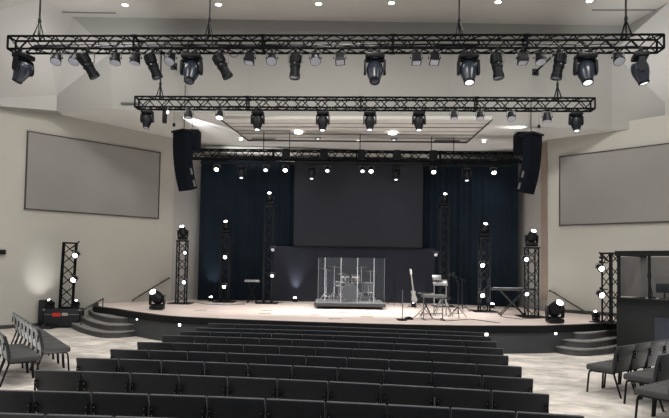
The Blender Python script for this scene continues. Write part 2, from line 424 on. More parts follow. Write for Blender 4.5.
a = at(293.5, 245.5, 21.3); b = at(423, 160, 21.3)
MB().box((0, 0, (a.z+b.z)/2-4.2), (b.x-a.x, .05, b.z-a.z)).build('screen_panel', M['screenoff'], t, smooth=False)
w, h, zc = b.x-a.x, b.z-a.z, (a.z+b.z)/2-4.2
MB().box((0, -.005, zc-h/2), (w, .06, .03)).box((-w/2, -.005, zc), (.03, .06, h)).box((w/2, -.005, zc), (.03, .06, h)).build('bezel', M['black'], t, smooth=False)

# side projection screens on the angled walls
def wallscreen(pts, p0, p1, label):
    c = [onwall(x, y, p0, p1) for x, y in pts]     # tl tr br bl
    cen = sum(c, Vector())/4; d = (Vector((*p1, 0))-Vector((*p0, 0))).normalized(); n = Vector((-d.y, d.x, 0)); n = -n if n.y > 0 else n
    t = thing('projection_screen', label, 'screen', cen, (0, 0, math.atan2(d.y, d.x)))
    L = abs((c[1]-c[0]).dot(d)); zt = (c[0].z+c[1].z)/2-cen.z; zb = (c[2].z+c[3].z)/2-cen.z
    s = -1 if (t.matrix_basis.to_3x3() @ Vector((0, -1, 0))).dot(n) < 0 else 1
    MB().box((0, -.03*s, (zt+zb)/2), (L, .05, zt-zb)).build('screen_panel', M['screen'], t, smooth=False)
    mb = MB()
    for z in (zt, zb): mb.box((0, -.035*s, z), (L+.05, .07, .03))
    for x in (-L/2, L/2): mb.box((x, -.035*s, (zt+zb)/2), (.03, .07, zt-zb))
    mb.build('frame', M['frame'], t, smooth=False)
wallscreen([(27.4, 134.5), (159.5, 150.5), (157.5, 217), (24.3, 210.5)], LW0, LC, 'large grey projection screen in thin dark frame on the left wall')
wallscreen([(560.5, 155.5), (690, 143), (690, 221), (561, 225.3)], RC, RW0, 'large grey projection screen in thin dark frame on the right wall')

# stage floor pocket lids
pk = [(201, 310.5), (265, 313.5), (267, 310.7), (316, 315), (336, 312.3), (344, 312.6), (367, 314.5), (367, 317), (335, 319), (218, 313)]
for i, (x, y) in enumerate(pk[:9]):
    p = onz(x, y, ZS)
    o = MB().box((0, 0, .004), (.34, .13, .008), bevel=.003).build('floor_pocket', M['pocket']); o.location = p
    side = ['leftmost of all, level with the left light mast', 'left of the drum riser near stage edge', 'left of the drum riser, further back', 'at the front left corner of the drum riser',
            'first of two just before the drum riser', 'second of two just before the drum riser', 'before the right corner of the drum riser', 'nearest the stage edge below the drums on the right',
            'nearest the stage edge below the drums on the left'][i]
    tag(o, 'small lid in stage floor, ' + side, 'floor pocket', 'floor pocket lids')

# ------------------------------------------------------------------ CHAIRS
def chair_proto():
    t = thing('stacking_chair', 'charcoal', 'chair')
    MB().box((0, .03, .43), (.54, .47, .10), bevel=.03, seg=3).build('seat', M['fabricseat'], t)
    mb = MB(); bm = mb.bm
    n = 8
    rows = []
    for i in range(n+1):
        v = i/n; z = .40 + v*.44; hw = .250 + .031*min(1, v*1.4); y = -.195 - .10*v + .012*math.sin(v*PI)
        rows.append((z, hw, y))
    thk = .028
    ring = []
    for z, hw, y in rows:
        r = [bm.verts.new((-hw, y-thk, z)), bm.verts.new((hw, y-thk, z)), bm.verts.new((hw, y+thk, z)), bm.verts.new((-hw, y+thk, z))]
        ring.append(r)
    for a, b in zip(ring, ring[1:]):
        for k in range(4): bm.faces.new((a[k], a[(k+1) % 4], b[(k+1) % 4], b[k]))
    bm.faces.new(ring[0][::-1]); bm.faces.new(ring[-1])
    bmesh.ops.recalc_face_normals(bm, faces=bm.faces)
    es = [e for e in bm.edges if len(e.link_faces) == 2 and e.calc_face_angle(0) > .8]
    bmesh.ops.bevel(bm, geom=es, offset=.013, segments=3, affect='EDGES', profile=.5)
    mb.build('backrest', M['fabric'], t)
    for s in (-1, 1):
        MB().tube([(s*.235, .02, .375), (s*.235, .17, .375), (s*.237, .215, .355), (s*.24, .225, .31), (s*.25, .25, 0)], .0165, 8).build('leg', M['black'], t)
        MB().tube([(s*.232, -.235, .62), (s*.235, -.215, .42), (s*.238, -.21, .36), (s*.25, -.33, 0)], .0165, 8).build('leg', M['black'], t)
    mb = MB()
    for s in (-1, 1): mb.tube([(s*.235, .18, .375), (s*.235, -.205, .375)], .012, 6)
    mb.tube([(-.235, .15, .372), (.235, .15, .372)], .011, 6); mb.tube([(-.235, -.16, .372), (.235, -.16, .372)], .011, 6)
    mb.build('seat_frame', M['black'], t)
    for s in (-1, 1):
        g = MB().box((s*.266, -.296, .665), (.018, .022, .13), bevel=.004).box((s*.25, -.294, .70), (.028, .022, .022), bevel=.005).box((s*.25, -.290, .64), (.028, .022, .022), bevel=.005).build('ganging_bracket', M['black'], t)
        for z in (.70, .64): MB().lathe([(.005, 0), (.005, .014)], 8, T((s*.25, -.298, z)) @ rx(PI/2)).build('bolt', M['bolt'], g)
    return t
CH = chair_proto(); CH_used = [False]
CW = .56
def place_chair(p, ang, label, group):
    o = CH if not CH_used[0] else copy_tree(CH)
    CH_used[0] = True
    o.location = (p[0], p[1], 0); o.rotation_euler = (0, 0, ang + random.uniform(-.008, .008))
    o['label'] = label; o['group'] = group
ZT = .84
rowsdef = [((-92, 411), (633, 443)), ((-24, 389.3), (585, 415.7)), ((34, 369.8), (550, 394)), ((76, 357.5), (534, 378.6)), ((110, 349), (522.6, 366.6)), ((137, 341.7), (509, 355.7)),
           ((161.5, 335), (504, 348.4)), ((180, 331), (497.4, 341.8)), ((196, 327.6), (491.6, 336.6)), ((208, 323.2), (485, 332.6))]
rown = ['row cut off at the bottom edge', 'first full row up from the bottom', 'second full row up from the bottom', 'third full row up from the bottom', 'fourth full row up from the bottom',
        'fourth row down from the stage', 'third row down from the stage', 'second row from the stage', 'row next nearest the stage', 'row nearest the stage']
rown = ['row cut off by the picture bottom', 'ninth row counted from the stage', 'eighth row counted from the stage', 'seventh row counted from the stage', 'sixth row counted from the stage',
        'fifth row counted from the stage', 'fourth row counted from the stage', 'third row counted from the stage', 'second row counted from the stage', 'front row nearest the stage']
for ri, (L, R) in enumerate(rowsdef):
    a = onz(*L, ZT); b = onz(*R, ZT)
    N = 10
    d = (b-a); n = Vector((-d.y, d.x, 0)).normalized()
    sag = .13
    def P(t): return a.lerp(b, t) + n*(sag*4*t*(1-t))
    for k in range(N):
        t = (k+.5)/N
        p0, p1 = P(k/N), P((k+1)/N); c = (p0+p1)/2; ang = math.atan2(p1.y-p0.y, p1.x-p0.x)
        f = Vector((-math.sin(ang), math.cos(ang), 0)); c = c + f*.29
        side = ('%s from left end' % ORD[k+1]) if k else 'at left end'
        if k == 9: side = 'at right end'
        place_chair(c, ang, 'charcoal upholstered chair %s of the %s' % (side, rown[ri]), 'chairs in the centre block')
# left block: two angled rows
def siderow(p0, dirv, n, facing, label_fn, group, curve=0):
    d = Vector((dirv[0], dirv[1], 0)).normalized(); ang = math.atan2(facing[1], facing[0]) - PI/2
    p = Vector((*p0, 0)); a = ang
    for k in range(n):
        dd = Vector((math.cos(a), math.sin(a), 0)); sgn = 1 if dd.dot(d) > 0 else -1
        if k: p = p + dd*sgn*CW
        place_chair(p, a, label_fn(k), group)
        a += curve
siderow((-5.32, 10.72), (-.66, .75), 7, (.81, .585), lambda k: 'charcoal chair in the left block front row, ' + ('at its near aisle end' if k == 0 else '%s back from its near end' % ORD[k+1]), 'chairs in the left block', .0)
siderow((-5.38, 9.74), (-.66, .75), 3, (.79, .61), lambda k: 'charcoal chair in the left block second row, ' + ('aisle end, cut by picture edge' if k == 0 else '%s from the aisle' % ORD[k+1]), 'chairs in the left block', .0)
# right block
siderow((4.73, 9.66), (.80, .6), 6, (-.59, .81), lambda k: 'charcoal chair in the right block front row, ' + ('at its near aisle end' if k == 0 else '%s from its aisle end' % ORD[k+1]), 'chairs in the right block')
siderow((4.95, 8.85), (.80, .6), 4, (-.59, .81), lambda k: 'charcoal chair in the right block middle row, ' + ('at its aisle end' if k == 0 else '%s from its aisle end' % ORD[k+1]), 'chairs in the right block')
siderow((4.57, 7.82), (.80, .6), 4, (-.59, .81), lambda k: 'charcoal chair in the right block nearest row, ' + ('at its aisle end' if k == 0 else '%s from its aisle end' % ORD[k+1]), 'chairs in the right block')

# ------------------------------------------------------------------ TRUSSES
def truss_mesh(L, s=.29, rch=.026, rl=.015, step=None):
    step = step or s*.95; n = max(1, round(L/step)); st = L/n
    ch = [MB() for _ in range(4)]
    cor = [(-s/2, -s/2), (s/2, -s/2), (s/2, s/2), (-s/2, s/2)]
    for m, (y, z) in zip(ch, cor): m.tube([(0, y, z), (L, y, z)], rch, 8)
    lace = MB()
    for fi in range(4):
        (y0, z0), (y1, z1) = cor[fi], cor[(fi+1) % 4]
        for i in range(n):
            a = (i*st, y0, z0) if i % 2 == 0 else (i*st, y1, z1); b = ((i+1)*st, y1, z1) if i % 2 == 0 else ((i+1)*st, y0, z0)
            lace.tube([a, b], rl, 5, cap=False)
    ends = []
    joints = [0, L] + [L*k/round(L/3) for k in range(1, round(L/3))] if L > 4 else [0, L]
    for x in joints:
        ends.append(MB())
        for fi in range(4):
            (y0, z0), (y1, z1) = cor[fi], cor[(fi+1) % 4]
            ends[-1].tube([(x, y0, z0), (x, y1, z1)], rch*.9, 6)
        if 0 < x < L:
            for y, z in cor: ends[-1].tube([(x-.06, y, z), (x+.06, y, z)], rch*1.35, 8)
    return ch, lace, ends
def htruss(Lp, Rp, ztop, name, label, s=.29):
    a = onz(*Lp, ztop); b = onz(*Rp, ztop); d = b-a; L = d.length; ang = math.atan2(d.y, d.x)
    f = Vector((-math.sin(ang), math.cos(ang), 0))
    o = a + f*(s/2) + Vector((0, 0, -s/2))
    t = thing(name, label, 'truss', o, (0, 0, ang))
    ch, lace, ends = truss_mesh(L, s)
    for m in ch: m.build('chord', M['truss'], t)
    lace.build('lacing', M['truss'], t)
    for e in ends: e.build('end_frame', M['truss'], t)
    return dict(o=o, d=d.normalized(), f=f, L=L, ang=ang, s=s, z=ztop-s)
T1 = htruss((8, 36), (664, 34.5), 7.15, 'lighting_truss', 'long black box truss nearest the audience, highest in the picture')
T2 = htruss((135, 96.5), (595, 98), 6.75, 'lighting_truss', 'middle black box truss hanging between the front and rear ones')
T3 = htruss((190, 149), (526, 152.5), 5.85, 'lighting_truss', 'rear black box truss hanging before the stage curtain between the line arrays')
def along(TR, px, z=None, off=0):
    lo, hi = -1, TR['L']+1; z = TR['z'] if z is None else z
    for _ in range(40):
        m = (lo+hi)/2; p = TR['o'] + TR['d']*m + TR['f']*off; p.z = z
        if proj(p)[0] < px: lo = m
        else: hi = m
    return p
def bundle(TR, label, n, rr):
    p = TR['o']; t = thing('cable_bundle', label, 'cable', p, (0, 0, TR['ang']))
    for j in range(n):
        pts = []; y = random.uniform(-.08, .08); L = TR['L']; x0_ = random.uniform(.2, L*.3); x1_ = random.uniform(L*.65, L-.2)
        m = int((x1_-x0_)/.35)
        for i in range(m+1): pts.append((x0_+(x1_-x0_)*i/m, y+random.uniform(-.02, .02), -TR['s']/2+.04+.012*j+random.uniform(0, .03)))
        MB().tube(pts, rr, 5).build('cable', M['black'], t)
bundle(T1, 'black cable bundle lying inside the front truss', 6, .014); bundle(T2, 'black cable bundle lying inside the middle truss', 2, .012); bundle(T3, 'black cable bundle lying inside the rear truss', 4, .014)
for k, (x0_, x1_) in enumerate(((228, 240), (296, 302), (358, 405), (585, 610))):
    a = along(T1, x0_); b = along(T1, x1_); m = (a+b)/2 - Vector((0, 0, .16 if k else .3))
    pts = [a.lerp(m, t_).lerp(m.lerp(b, t_), t_) for t_ in [i/10 for i in range(11)]]
    o = MB().tube(pts, .008, 5).build('cable_loop', M['black']); tag(o, 'thin black cable loop sagging below the front truss, %s from left' % ORD[k+1], 'cable')
# hanging cables for the trusses
def cable(TR, px, ztop, label, bridle=True):
    p = along(TR, px, TR['z']+TR['s']); t = thing('rigging_cable', label, 'cable', p, (0, 0, TR['ang']))
    MB().tube([(0, 0, .38), (0, 0, ztop-p.z)], .02, 6).build('wire_rope', M['black'], t)
    m = MB()
    m.tube([(-.06, -.13, 0), (0, 0, .4), (.06, .13, 0)], .02, 6); m.tube([(-.06, .13, 0), (0, 0, .4), (.06, -.13, 0)], .02, 6)
    m.build('sling', M['black'], t)
    MB().lathe([(.03, .36), (.04, .40), (.03, .46)], 10).build('shackle', M['black'], t)
for px, n in ((39, 'leftmost'), (209, 'second from left'), (459, 'third from left'), (626, 'rightmost')):
    cable(T1, px, 9.6, '%s black rigging cable rising from the front truss to the ceiling' % n)
for px, n in ((160, 'left'), (557.5, 'right')):
    cable(T2, px, 8.1, '%s black rigging cable holding up the middle truss' % n)
    p = along(T2, px); o = MB().tube([(0, -.05, 0), (0, DB-p.y, 0)], .03, 8).box((0, DB-p.y-.01, 0), (.2, .02, .2)).build('wall_bracket', M['black']); o.location = (p.x, p.y, 8.1); tag(o, 'black bracket on the bulkhead carrying the %s cable of the middle truss' % n, 'bracket')
for px, n in ((263.5, 'leftmost'), (289.5, 'second'), (360, 'third'), (431.5, 'fourth'), (453.7, 'rightmost')):
    p = along(T3, px, T3['z']+T3['s'])
    o = MB().tube([(0, 0, 0), (0, 0, ceilz(p.x)-p.z-.1)], .014, 6).build('hanging_rod', M['black']); o.location = p
    tag(o, 'thin black rod holding the rear truss, %s of five from the left' % n, 'rod', 'rods above rear truss')

# ------------------------------------------------------------------ FIXTURES (origin at clamp, hanging down -z; lens at bottom of head)
def mover(label, loc, tilt=0, pan=0, sc=1.0, lens='lensoff', standing=False, blue=True, tiltY=0, name='moving_head_light', group=None):
    t = thing(name, label, 'stage light', loc, (PI if standing else 0, 0, pan), group); t.scale = (sc, sc, sc)
    bm_ = M['fixblue'] if blue else M['fix']
    if not standing:
        MB().box((-.08, 0, -.03), (.04, .06, .1), bevel=.01).box((.08, 0, -.03), (.04, .06, .1), bevel=.01).tube([(-.12, 0, -.08), (.12, 0, -.08)], .018, 8).build('clamp', M['black'], t)
    zb = -.14 if not standing else -.07
    MB().box((0, 0, zb), (.35, .26, .095), bevel=.03, seg=3).lathe([(.12, -.06), (.12, -.04)], 16, T((0, 0, zb))).build('base', M['fix'], t)
    zp = zb-.25
    mb = MB()
    for s in (-1, 1):
        mb.prism([(-.05, .18), (.05, .18), (.075, .02), (.07, -.04), (.03, -.08), (-.03, -.08), (-.07, -.04), (-.075, .02)], -.02, .02, T((s*.178, 0, zp)) @ rz(PI/2) @ rx(PI/2) )
    mb.box((0, 0, zp+.18), (.375, .11, .035), bevel=.012)
    mb.build('yoke', M['fix'], t)
    H = T((0, 0, zp)) @ ry(tiltY) @ rx(tilt)
    h = MB().lathe([(.05, .16), (.10, .15), (.14, .11), (.153, .04), (.152, -.03), (.14, -.09), (.115, -.17), (.09, -.25), (.085, -.265)], 20, H).build('head', bm_, t)
    MB().lathe([(.094, -.236), (.098, -.25), (.094, -.275), (.075, -.278)], 20, H, capA=False, capB=False).build('lens_rim', M['fix'], h)
    MB().lathe([(.078, -.267), (.05, -.276), (.02, -.28)], 20, H).build('lens', M[lens], h)
    return t
def par(label, loc, tilt=.5, lr=.108, pan=0, sc=1.0, lens='lampdim', body='round', tiltY=0, name='par_light', group=None):
    t = thing(name, label, 'stage light', loc, (0, 0, pan), group); t.scale = (sc, sc, sc)
    MB().box((0, 0, -.01), (.05, .05, .07), bevel=.01).lathe([(.012, -.07), (.012, -.03)], 8).build('clamp', M['black'], t)
    mb = MB(); pts = [(-.125, 0, -.2), (-.125, 0, -.09), (-.11, 0, -.065), (.11, 0, -.065), (.125, 0, -.09), (.125, 0, -.2)]
    mb.tube(pts, .011, 6).build('yoke', M['greymetal'], t)
    H = T((0, 0, -.19)) @ ry(tiltY) @ rx(tilt)
    if body == 'round':
        h = MB().lathe([(.05, .11), (.08, .1), (.09, .03), (.105, -.03), (.115, -.1), (.118, -.12)], 18, H).build('housing', M['fix'], t)
        MB().lathe([(lr, -.1205), (lr*.6, -.130), (.02, -.134)], 18, H).build('lens', M[lens], h)
    else:
        h = MB().lathe([(.10, .11), (.125, .07), (.13, -.05), (.15, -.115)], 4, H @ rz(PI/4)).build('housing', M['fix'], t, smooth=False)
        MB().lathe([(.135, -.108), (.1, -.125)], 4, H @ rz(PI/4)).build('lens', M[lens], h, smooth=False)
    for s in (-1, 1): MB().lathe([(.02, s*.118), (.02, s*.14)], 10, T((0, 0, -.19)) @ ry(PI/2)).build('tilt_knob', M['black'], t)
    return t
def leko(label, loc, tilt=0, tiltY=0, pan=0, sc=1.0, lens='lensoff', name='ellipsoidal_spotlight', group=None):
    t = thing(name, label, 'stage light', loc, (0, 0, pan), group); t.scale = (sc, sc, sc)
    MB().box((0, 0, -.01), (.05, .05, .07), bevel=.01).lathe([(.012, -.07), (.012, -.03)], 8).build('clamp', M['black'], t)
    MB().tube([(-.12, 0, -.24), (-.12, 0, -.08), (-.105, 0, -.065), (.105, 0, -.065), (.12, 0, -.08), (.12, 0, -.24)], .01, 6).build('yoke', M['greymetal'], t)
    H = T((0, 0, -.26)) @ ry(tiltY) @ rx(tilt)
    mb = MB(); mb.lathe([(.06, .2), (.085, .18), (.092, .02), (.075, 0)], 12, H)
    for k in range(8): mb.lathe([(.012, .17), (.012, .03)], 4, H @ rz(k*PI/4) @ T((.093, 0, 0)))
    mb.build('lamp_housing', M['fix'], t)
    h = MB().lathe([(.085, 0), (.092, -.01), (.092, -.06), (.082, -.07), (.082, -.17), (.092, -.18), (.094, -.25)], 16, H).build('barrel', M['fix'], t)
    m2 = MB()
    for k in range(4): m2.box((H @ rz(k*PI/2) @ Vector((.1, 0, -.02))), (.02, .02, .02))
    m2.build('shutter_handle', M['greymetal'], h)
    MB().lathe([(.08, -.252), (.04, -.262)], 16, H).build('lens', M[lens], h)
    return t
def hang(TR, px, kind, label, **k):
    p = along(TR, px, off=-TR['s']/2); p.z -= .03
    k['pan'] = k.get('pan', 0) + TR['ang']
    return kind(label, p, **k)
def nth(i, n): return 'leftmost' if i == 0 else ('rightmost' if i == n-1 else '%s from left' % ORD[i+1])
R_ = math.radians
t1m = [(24, dict(tilt=R_(34), pan=R_(75), lens='lampmid', sc=1.15)), (192, dict(tilt=R_(-28), sc=1.2)), (375, dict(tilt=R_(-28), sc=1.2)), (468.5, dict(tilt=R_(-22), sc=1.2, lens='lampmid')), (585.5, dict(tilt=R_(-22), sc=1.2, lens='lampmid')), (640, dict(tilt=R_(-14), pan=R_(75), sc=1.15, lens='lampmid'))]
nm = ['leftmost', 'second from left', 'third from left', 'fourth from left', 'fifth from left', 'rightmost']
for (px, k), n in zip(t1m, nm): hang(T1, px, mover, '%s large moving head light hanging from the front truss' % n, **k)
t1p = [(57, 'round', .5), (75.5, 'round', .5), (116, 'round', .25), (136, 'round', .1), (171, 'round', .55), (250, 'square', .15), (272, 'round', .6), (315.5, 'round', .6), (340, 'square', .3), (416.5, 'square', .15), (434.5, 'square', .3), (522.5, 'square', .15), (540, 'round', .35), (618, 'round', .55)]
desc = ['first par light right of the far left moving head', 'second par light, right before the tilted black spotlight', 'par light first of a pair left of the second tilted spotlight', 'par light second of a pair left of the second tilted spotlight',
        'par light just left of the second moving head', 'square floodlight right of the third tilted spotlight', 'par light fifth fixture right of the left-hand moving head pair', 'par light right of the upright central spotlight', 'square floodlight left of the central moving head',
        'square floodlight first right of the central moving head', 'square floodlight second right of the central moving head', 'square floodlight between two right-hand spotlights, left one', 'par light between two right-hand spotlights, right one', 'par light between the two rightmost moving heads']
desc[6] = 'par light just left of the upright central spotlight'
for (px, b, ti), d in zip(t1p, desc): hang(T1, px, par, 'front truss ' + d, tilt=-ti, body=b, sc=1.0, lens='lampdim', tiltY=random.uniform(-.12, .12))
t1e = [(88, -30, 10), (153, -22, 5), (222, -28, 5), (295.5, 0, -10), (497, -6, -8), (559, 12, 0)]
dn = ['leftmost, tilted to the right', 'second from left, tilted to the right', 'third from left, tilted to the right', 'nearly upright at the truss centre', 'nearly upright right of centre', 'rightmost, tilted to the left']
for (px, ty, tx), d in zip(t1e, dn): hang(T1, px, leko, 'front truss ellipsoidal spotlight, ' + d, tiltY=R_(ty), tilt=R_(tx), sc=1.28, pan=0)
# middle truss
t2m = [(147.5, 0, 'lampdim', .8), (258, 0, 'lampmid', .85), (323, 0, 'lampmid', .86), (370, 0, 'lampmid', .83), (419, 0, 'lampmid', .83), (576, 0, 'lampmid', .82)]
for i, (px, ty, ln, sc) in enumerate(t2m): hang(T2, px, mover, '%s moving head light hanging from the middle truss' % nm[i], lens=ln, sc=sc*1.12, tilt=R_(-14), blue=False)
t2p = [(189, .2, .95, 'lampdim', 0), (220, .35, .95, 'lampmid', 0), (454, .2, .88, 'lampdim', 0), (480, .35, .92, 'lampdim', 0), (511, .5, .95, 'lampdim', 0), (547, .1, 1.08, 'lampdim', .0)]
for i, (px, ti, sc, ln, ty) in enumerate(t2p): hang(T2, px, par, '%s small wash light hanging from the middle truss' % nm[i], tilt=-ti, sc=sc, lens=ln, tiltY=ty)
p = along(T2, 165); p.z -= .0
t = thing('batten_light', 'narrow black upright box light hanging near the left end of middle truss', 'stage light', p)
MB().box((0, 0, -.2), (.11, .12, .46), bevel=.012).build('housing', M['fix'], t); MB().box((0, 0, -.01), (.05, .05, .06)).build('clamp', M['black'], t)
MB().lathe([(.035, 0), (.045, .02), (.03, .03)], 12, T((.075, -.02, -.12)) @ ry(PI/2)).build('lens', M['lampbright'], t)
for px, py, n in ((174, 125, 'left'), (539, 126.5, 'right')):
    p = at(px, py, 16.2); t = thing('hanging_microphone', 'tiny black microphone hanging above the %s line array' % n, 'microphone', p)
    MB().lathe([(.015, .06), (.04, .03), (.045, 0), (.03, -.045), (.01, -.05)], 10).build('capsule', M['black'], t)
    MB().tube([(0, 0, .05), (0, 0, ceilz(p.x)-p.z if p.y > 17 else 6.6-p.z)], .004, 4).build('cord', M['black'], t)
# rear truss with pipe and lights
pa = along(T3, 200, 5.42); pb = along(T3, 516, 5.42)
t = thing('lighting_pipe', 'thin black pipe slung under the rear truss', 'pipe', pa)
MB().tube([(0, 0, 0), pb-pa], .025, 8).build('pipe', M['black'], t)
mb = MB()
for k in range(7):
    q = (pb-pa)*(k/6*.94+.03); mb.tube([q, q+Vector((0, 0, .16))], .014, 6)
mb.build('hanger', M['black'], t)
fx = [(217, 'w', 'lampbright'), (242, 'm', 'lampmid'), (266, 'w', 'lampmid'), (285.5, 'w', 'lampbright'), (312, 'm', 'lampmid'), (327.5, 'w', 'lampmid'), (362.5, 'w', 'lampmid'), (371, 'w', 'lampbright'), (396, 'm', 'lampmid'), (433.5, 'w', 'lampbright'), (466.5, 'm', 'lampmid'), (493.5, 'w', 'lampbright')]
for i, (px, kd, ln) in enumerate(fx):
    p = along(T3, px, 5.42)
    if kd == 'w': par('rear truss wash light, %s of the row under the pipe' % nth(i, 12), p, tilt=-.75, sc=.85, lens=ln, lr=.078)
    else: mover('rear truss small moving head, %s of the row under the pipe' % nth(i, 12), p, tilt=R_(-20), sc=.78, lens=ln, blue=False)
for i, px in enumerate((286, 324, 361.5, 397, 433.5)):
    p = along(T3, px, T3['z']+T3['s']/2, off=-T3['s']/2-.1)
    t = thing('power_box', 'small black fixture clamped to the front of rear truss, %s of five' % nth(i, 5), 'fixture', p, (0, 0, 0), 'boxes on the rear truss')
    MB().box((0, 0, 0), (.26, .14, .33), bevel=.04).build('housing', M['fix'], t); MB().box((0, .07, .1), (.05, .08, .05)).build('clamp', M['black'], t)
# small track spots under the stage ceiling, and lights in it
for px, py, n in ((318, 136.5, 'left'), (394, 137.5, 'right')):
    p = onc(px, py); t = thing('ceiling_spot', 'small black spot fixed to the slatted stage ceiling, %s one' % n, 'ceiling light', p)
    MB().box((0, 0, -.03), (.2, .2, .1), bevel=.02).build('housing', M['fix'], t); MB().lathe([(.05, -.095), (.05, -.08)], 12).build('lens', M['lampmid'], t)
def downlight(p, r, label, m='down', group=None):
    t = thing('downlight', label, 'ceiling light', p, (0, 0, 0), group)
    MB().lathe([(r, -.012), (r, -.004)], 20).build('lens', M[m], t)
    MB().lathe([(r, -.016), (r*1.25, -.016), (r*1.25, 0), (r, 0)], 20, capA=False, capB=False).build('trim_ring', M['white'], t)
for px, py, n in ((298.5, 129, 'left'), (392.5, 129.8, 'right')):
    p = onc(px, py); p.z -= .12; downlight(p, .13, 'oval bright downlight in the slatted stage ceiling, %s one' % n)
for i, (px, py) in enumerate(((241, 145), (358, 145.5), (484, 147))):
    p = onc(px, py-6); p.z -= .02; downlight(p, .05, 'tiny downlight behind the slatted stage ceiling, %s' % ['left', 'middle', 'right'][i], 'lampbright')
dls = [(125, 4.5), (218.5, 4), (318.5, 3.3), (391.5, 2.5), (498, 1.5), (589.5, .5)]
for i, (px, py) in enumerate(dls):
    p = onz(px, py, ZC); downlight(p+Vector((0, 0, -.005)), .085, 'round bright downlight in the main ceiling, %s of six' % nth(i, 6), group='main ceiling downlights')
p = at(12, 81, 14.9); 
# vent grilles at the tray corners
for px, py, n in ((264, 135.6, 'left'), (447, 136.8, 'right')):
    p = onc(px, py); p.z -= .14; mb = MB()
    for k in range(4): mb.box((0, -.1+k*.06, 0), (.85, .025, .02))
    o = mb.build('air_vent', M['greymetal']); o.location = p; tag(o, 'long slotted air vent in stage ceiling, %s one' % n, 'vent')

# ------------------------------------------------------------------ LINE ARRAYS
def array(side):
    s = -1 if side == 'left' else 1
    p = at(184 if s < 0 else 531, 133 if s < 0 else 136, 16.9)
    # boxes face outward and towards the seats
    yaw = R_(38)*s
    t = thing('line_array_speaker', 'curved stack of dark cabinets forming the %s hanging line array' % side, 'loudspeaker', p, (0, 0, yaw))
    z = 0; y = 0; pitch = 0
    for k in range(5):
        h = .345; pitch = R_([1, 4, 8, 13, 18][k])
        c = Vector((0, y + math.sin(pitch)*h/2, z-math.cos(pitch)*h/2))
        mtx = T(c) @ rx(-pitch*1)
        mb = MB(); mb.prism([(-.275, -.2), (.275, -.2), (.25, .1), (-.25, .1)], -h/2-.006, h/2+.006, T(c) @ rx(pitch)); 
        b = mb.build('cabinet', M['array'], t, smooth=False)
        y += math.sin(pitch)*h; z -= math.cos(pitch)*h
    mb = MB(); mb.box((0, 0, .03), (.6, .5, .05)).tube([(0, 0, .05), (0, 0, 1.5 if s < 0 else 1.2)], .012, 6); mb.build('fly_frame', M['black'], t)
    # rear plates with pale markings
    mb = MB()
    for k in range(3, 5): MB().box((-s*.272, .12*(k-2)-.02, -.345*k-.15), (.02, .07, .2), rot=rx(R_(17)).to_3x3()).build('side_plate', M['greymetal'], t, smooth=False)
    q = at(192 if s < 0 else 523, 131.5 if s < 0 else 134.5, 17.85)
    t2 = thing('hanging_subwoofer', 'dark square subwoofer box hanging behind the %s line array' % side, 'loudspeaker', q)
    MB().box((-s*.0, 0, -.33), (.50, .46, .64), bevel=.02).build('cabinet', M['array'], t2, smooth=False)
    MB().box((0, 0, .01), (.5, .4, .03)).tube([(0, 0, 0), (0, 0, ceilz(q.x)-q.z)], .012, 6).build('fly_frame', M['black'], t2, smooth=False)
array('left'); array('right')

# ------------------------------------------------------------------ TOWERS
def tower(px, pyb, pyt, z0, label, s=.3, rotz=0, tilt=0, base=True, Y=None):
    p = onz(px, pyb, z0) if Y is None else at(px, pyb, Y)
    v = ray(px, pyt); H = EYE.z + v.z*(p.y/v.y) - z0
    t = thing('truss_tower', label, 'truss tower', p, (0, 0, rotz))
    ch, lace, ends = truss_mesh(H, s, .024, .014)
    rot = ry(-PI/2)
    for m in ch:
        bmesh.ops.transform(m.bm, matrix=rot, verts=m.bm.verts); m.build('chord', M['tower'], t)
    bmesh.ops.transform(lace.bm, matrix=rot, verts=lace.bm.verts); lace.build('lacing', M['tower'], t)
    for e in ends: bmesh.ops.transform(e.bm, matrix=rot, verts=e.bm.verts); e.build('end_frame', M['tower'], t)
    MB().box((0, 0, H+.012), (s+.08, s+.08, .025)).build('top_plate', M['black'], t)
    if base: MB().box((0, 0, .012), (.76, .76, .022), bevel=.005).build('base_plate', M['black'], t)
    return p, H
def clampfix(p, px, py, label, lens='lampbright', sc=.8, off=-.24, aim=-1.25):
    v = ray(px, py); Y = p.y + off; q = EYE + v*(Y/v.y)
    t = par(label, q + Vector((0, 0, .19*sc)), tilt=aim, sc=sc, lens=lens, lr=.082)
    # arm back to the tower
    dx = (p.x-q.x)/sc
    MB().tube([(0, 0, -.04), (dx*.6, (-off-.1)/sc, -.04)], .018, 6).build('arm', M['black'], t)
tw = [('far left stage truss tower beside the left wall', 181, 303.5, 241, 'small'), ('black truss tower standing second from left on the stage', 224.5, 302, 234, 'mid'), ('tall truss tower left of the central screen', 267.5, 303.3, 206, 'tall'),
      ('tall truss tower right of the central screen', 443.5, 306.5, 207, 'tall'), ('black truss tower second from right on the stage', 484, 311.5, 238, 'mid'), ('truss tower at the right before the tan wall strip', 531.5, 317, 248, 'small')]
lamps = {0: [(185.5, 252, 'lampmid'), (184.5, 281.5, 'lampblue')], 1: [(225.5, 256.5, 'lampbright'), (224.5, 286, 'lampbright')], 2: [(273, 249, 'lampdim'), (272.5, 275, 'lampmid')],
         3: [(435.5, 254, 'lampdim')], 4: [(482, 264.5, 'lampbright'), (482, 294.5, 'lampbright')], 5: [(525.5, 258.5, 'lampblue'), (526, 293, 'lampmid')]}
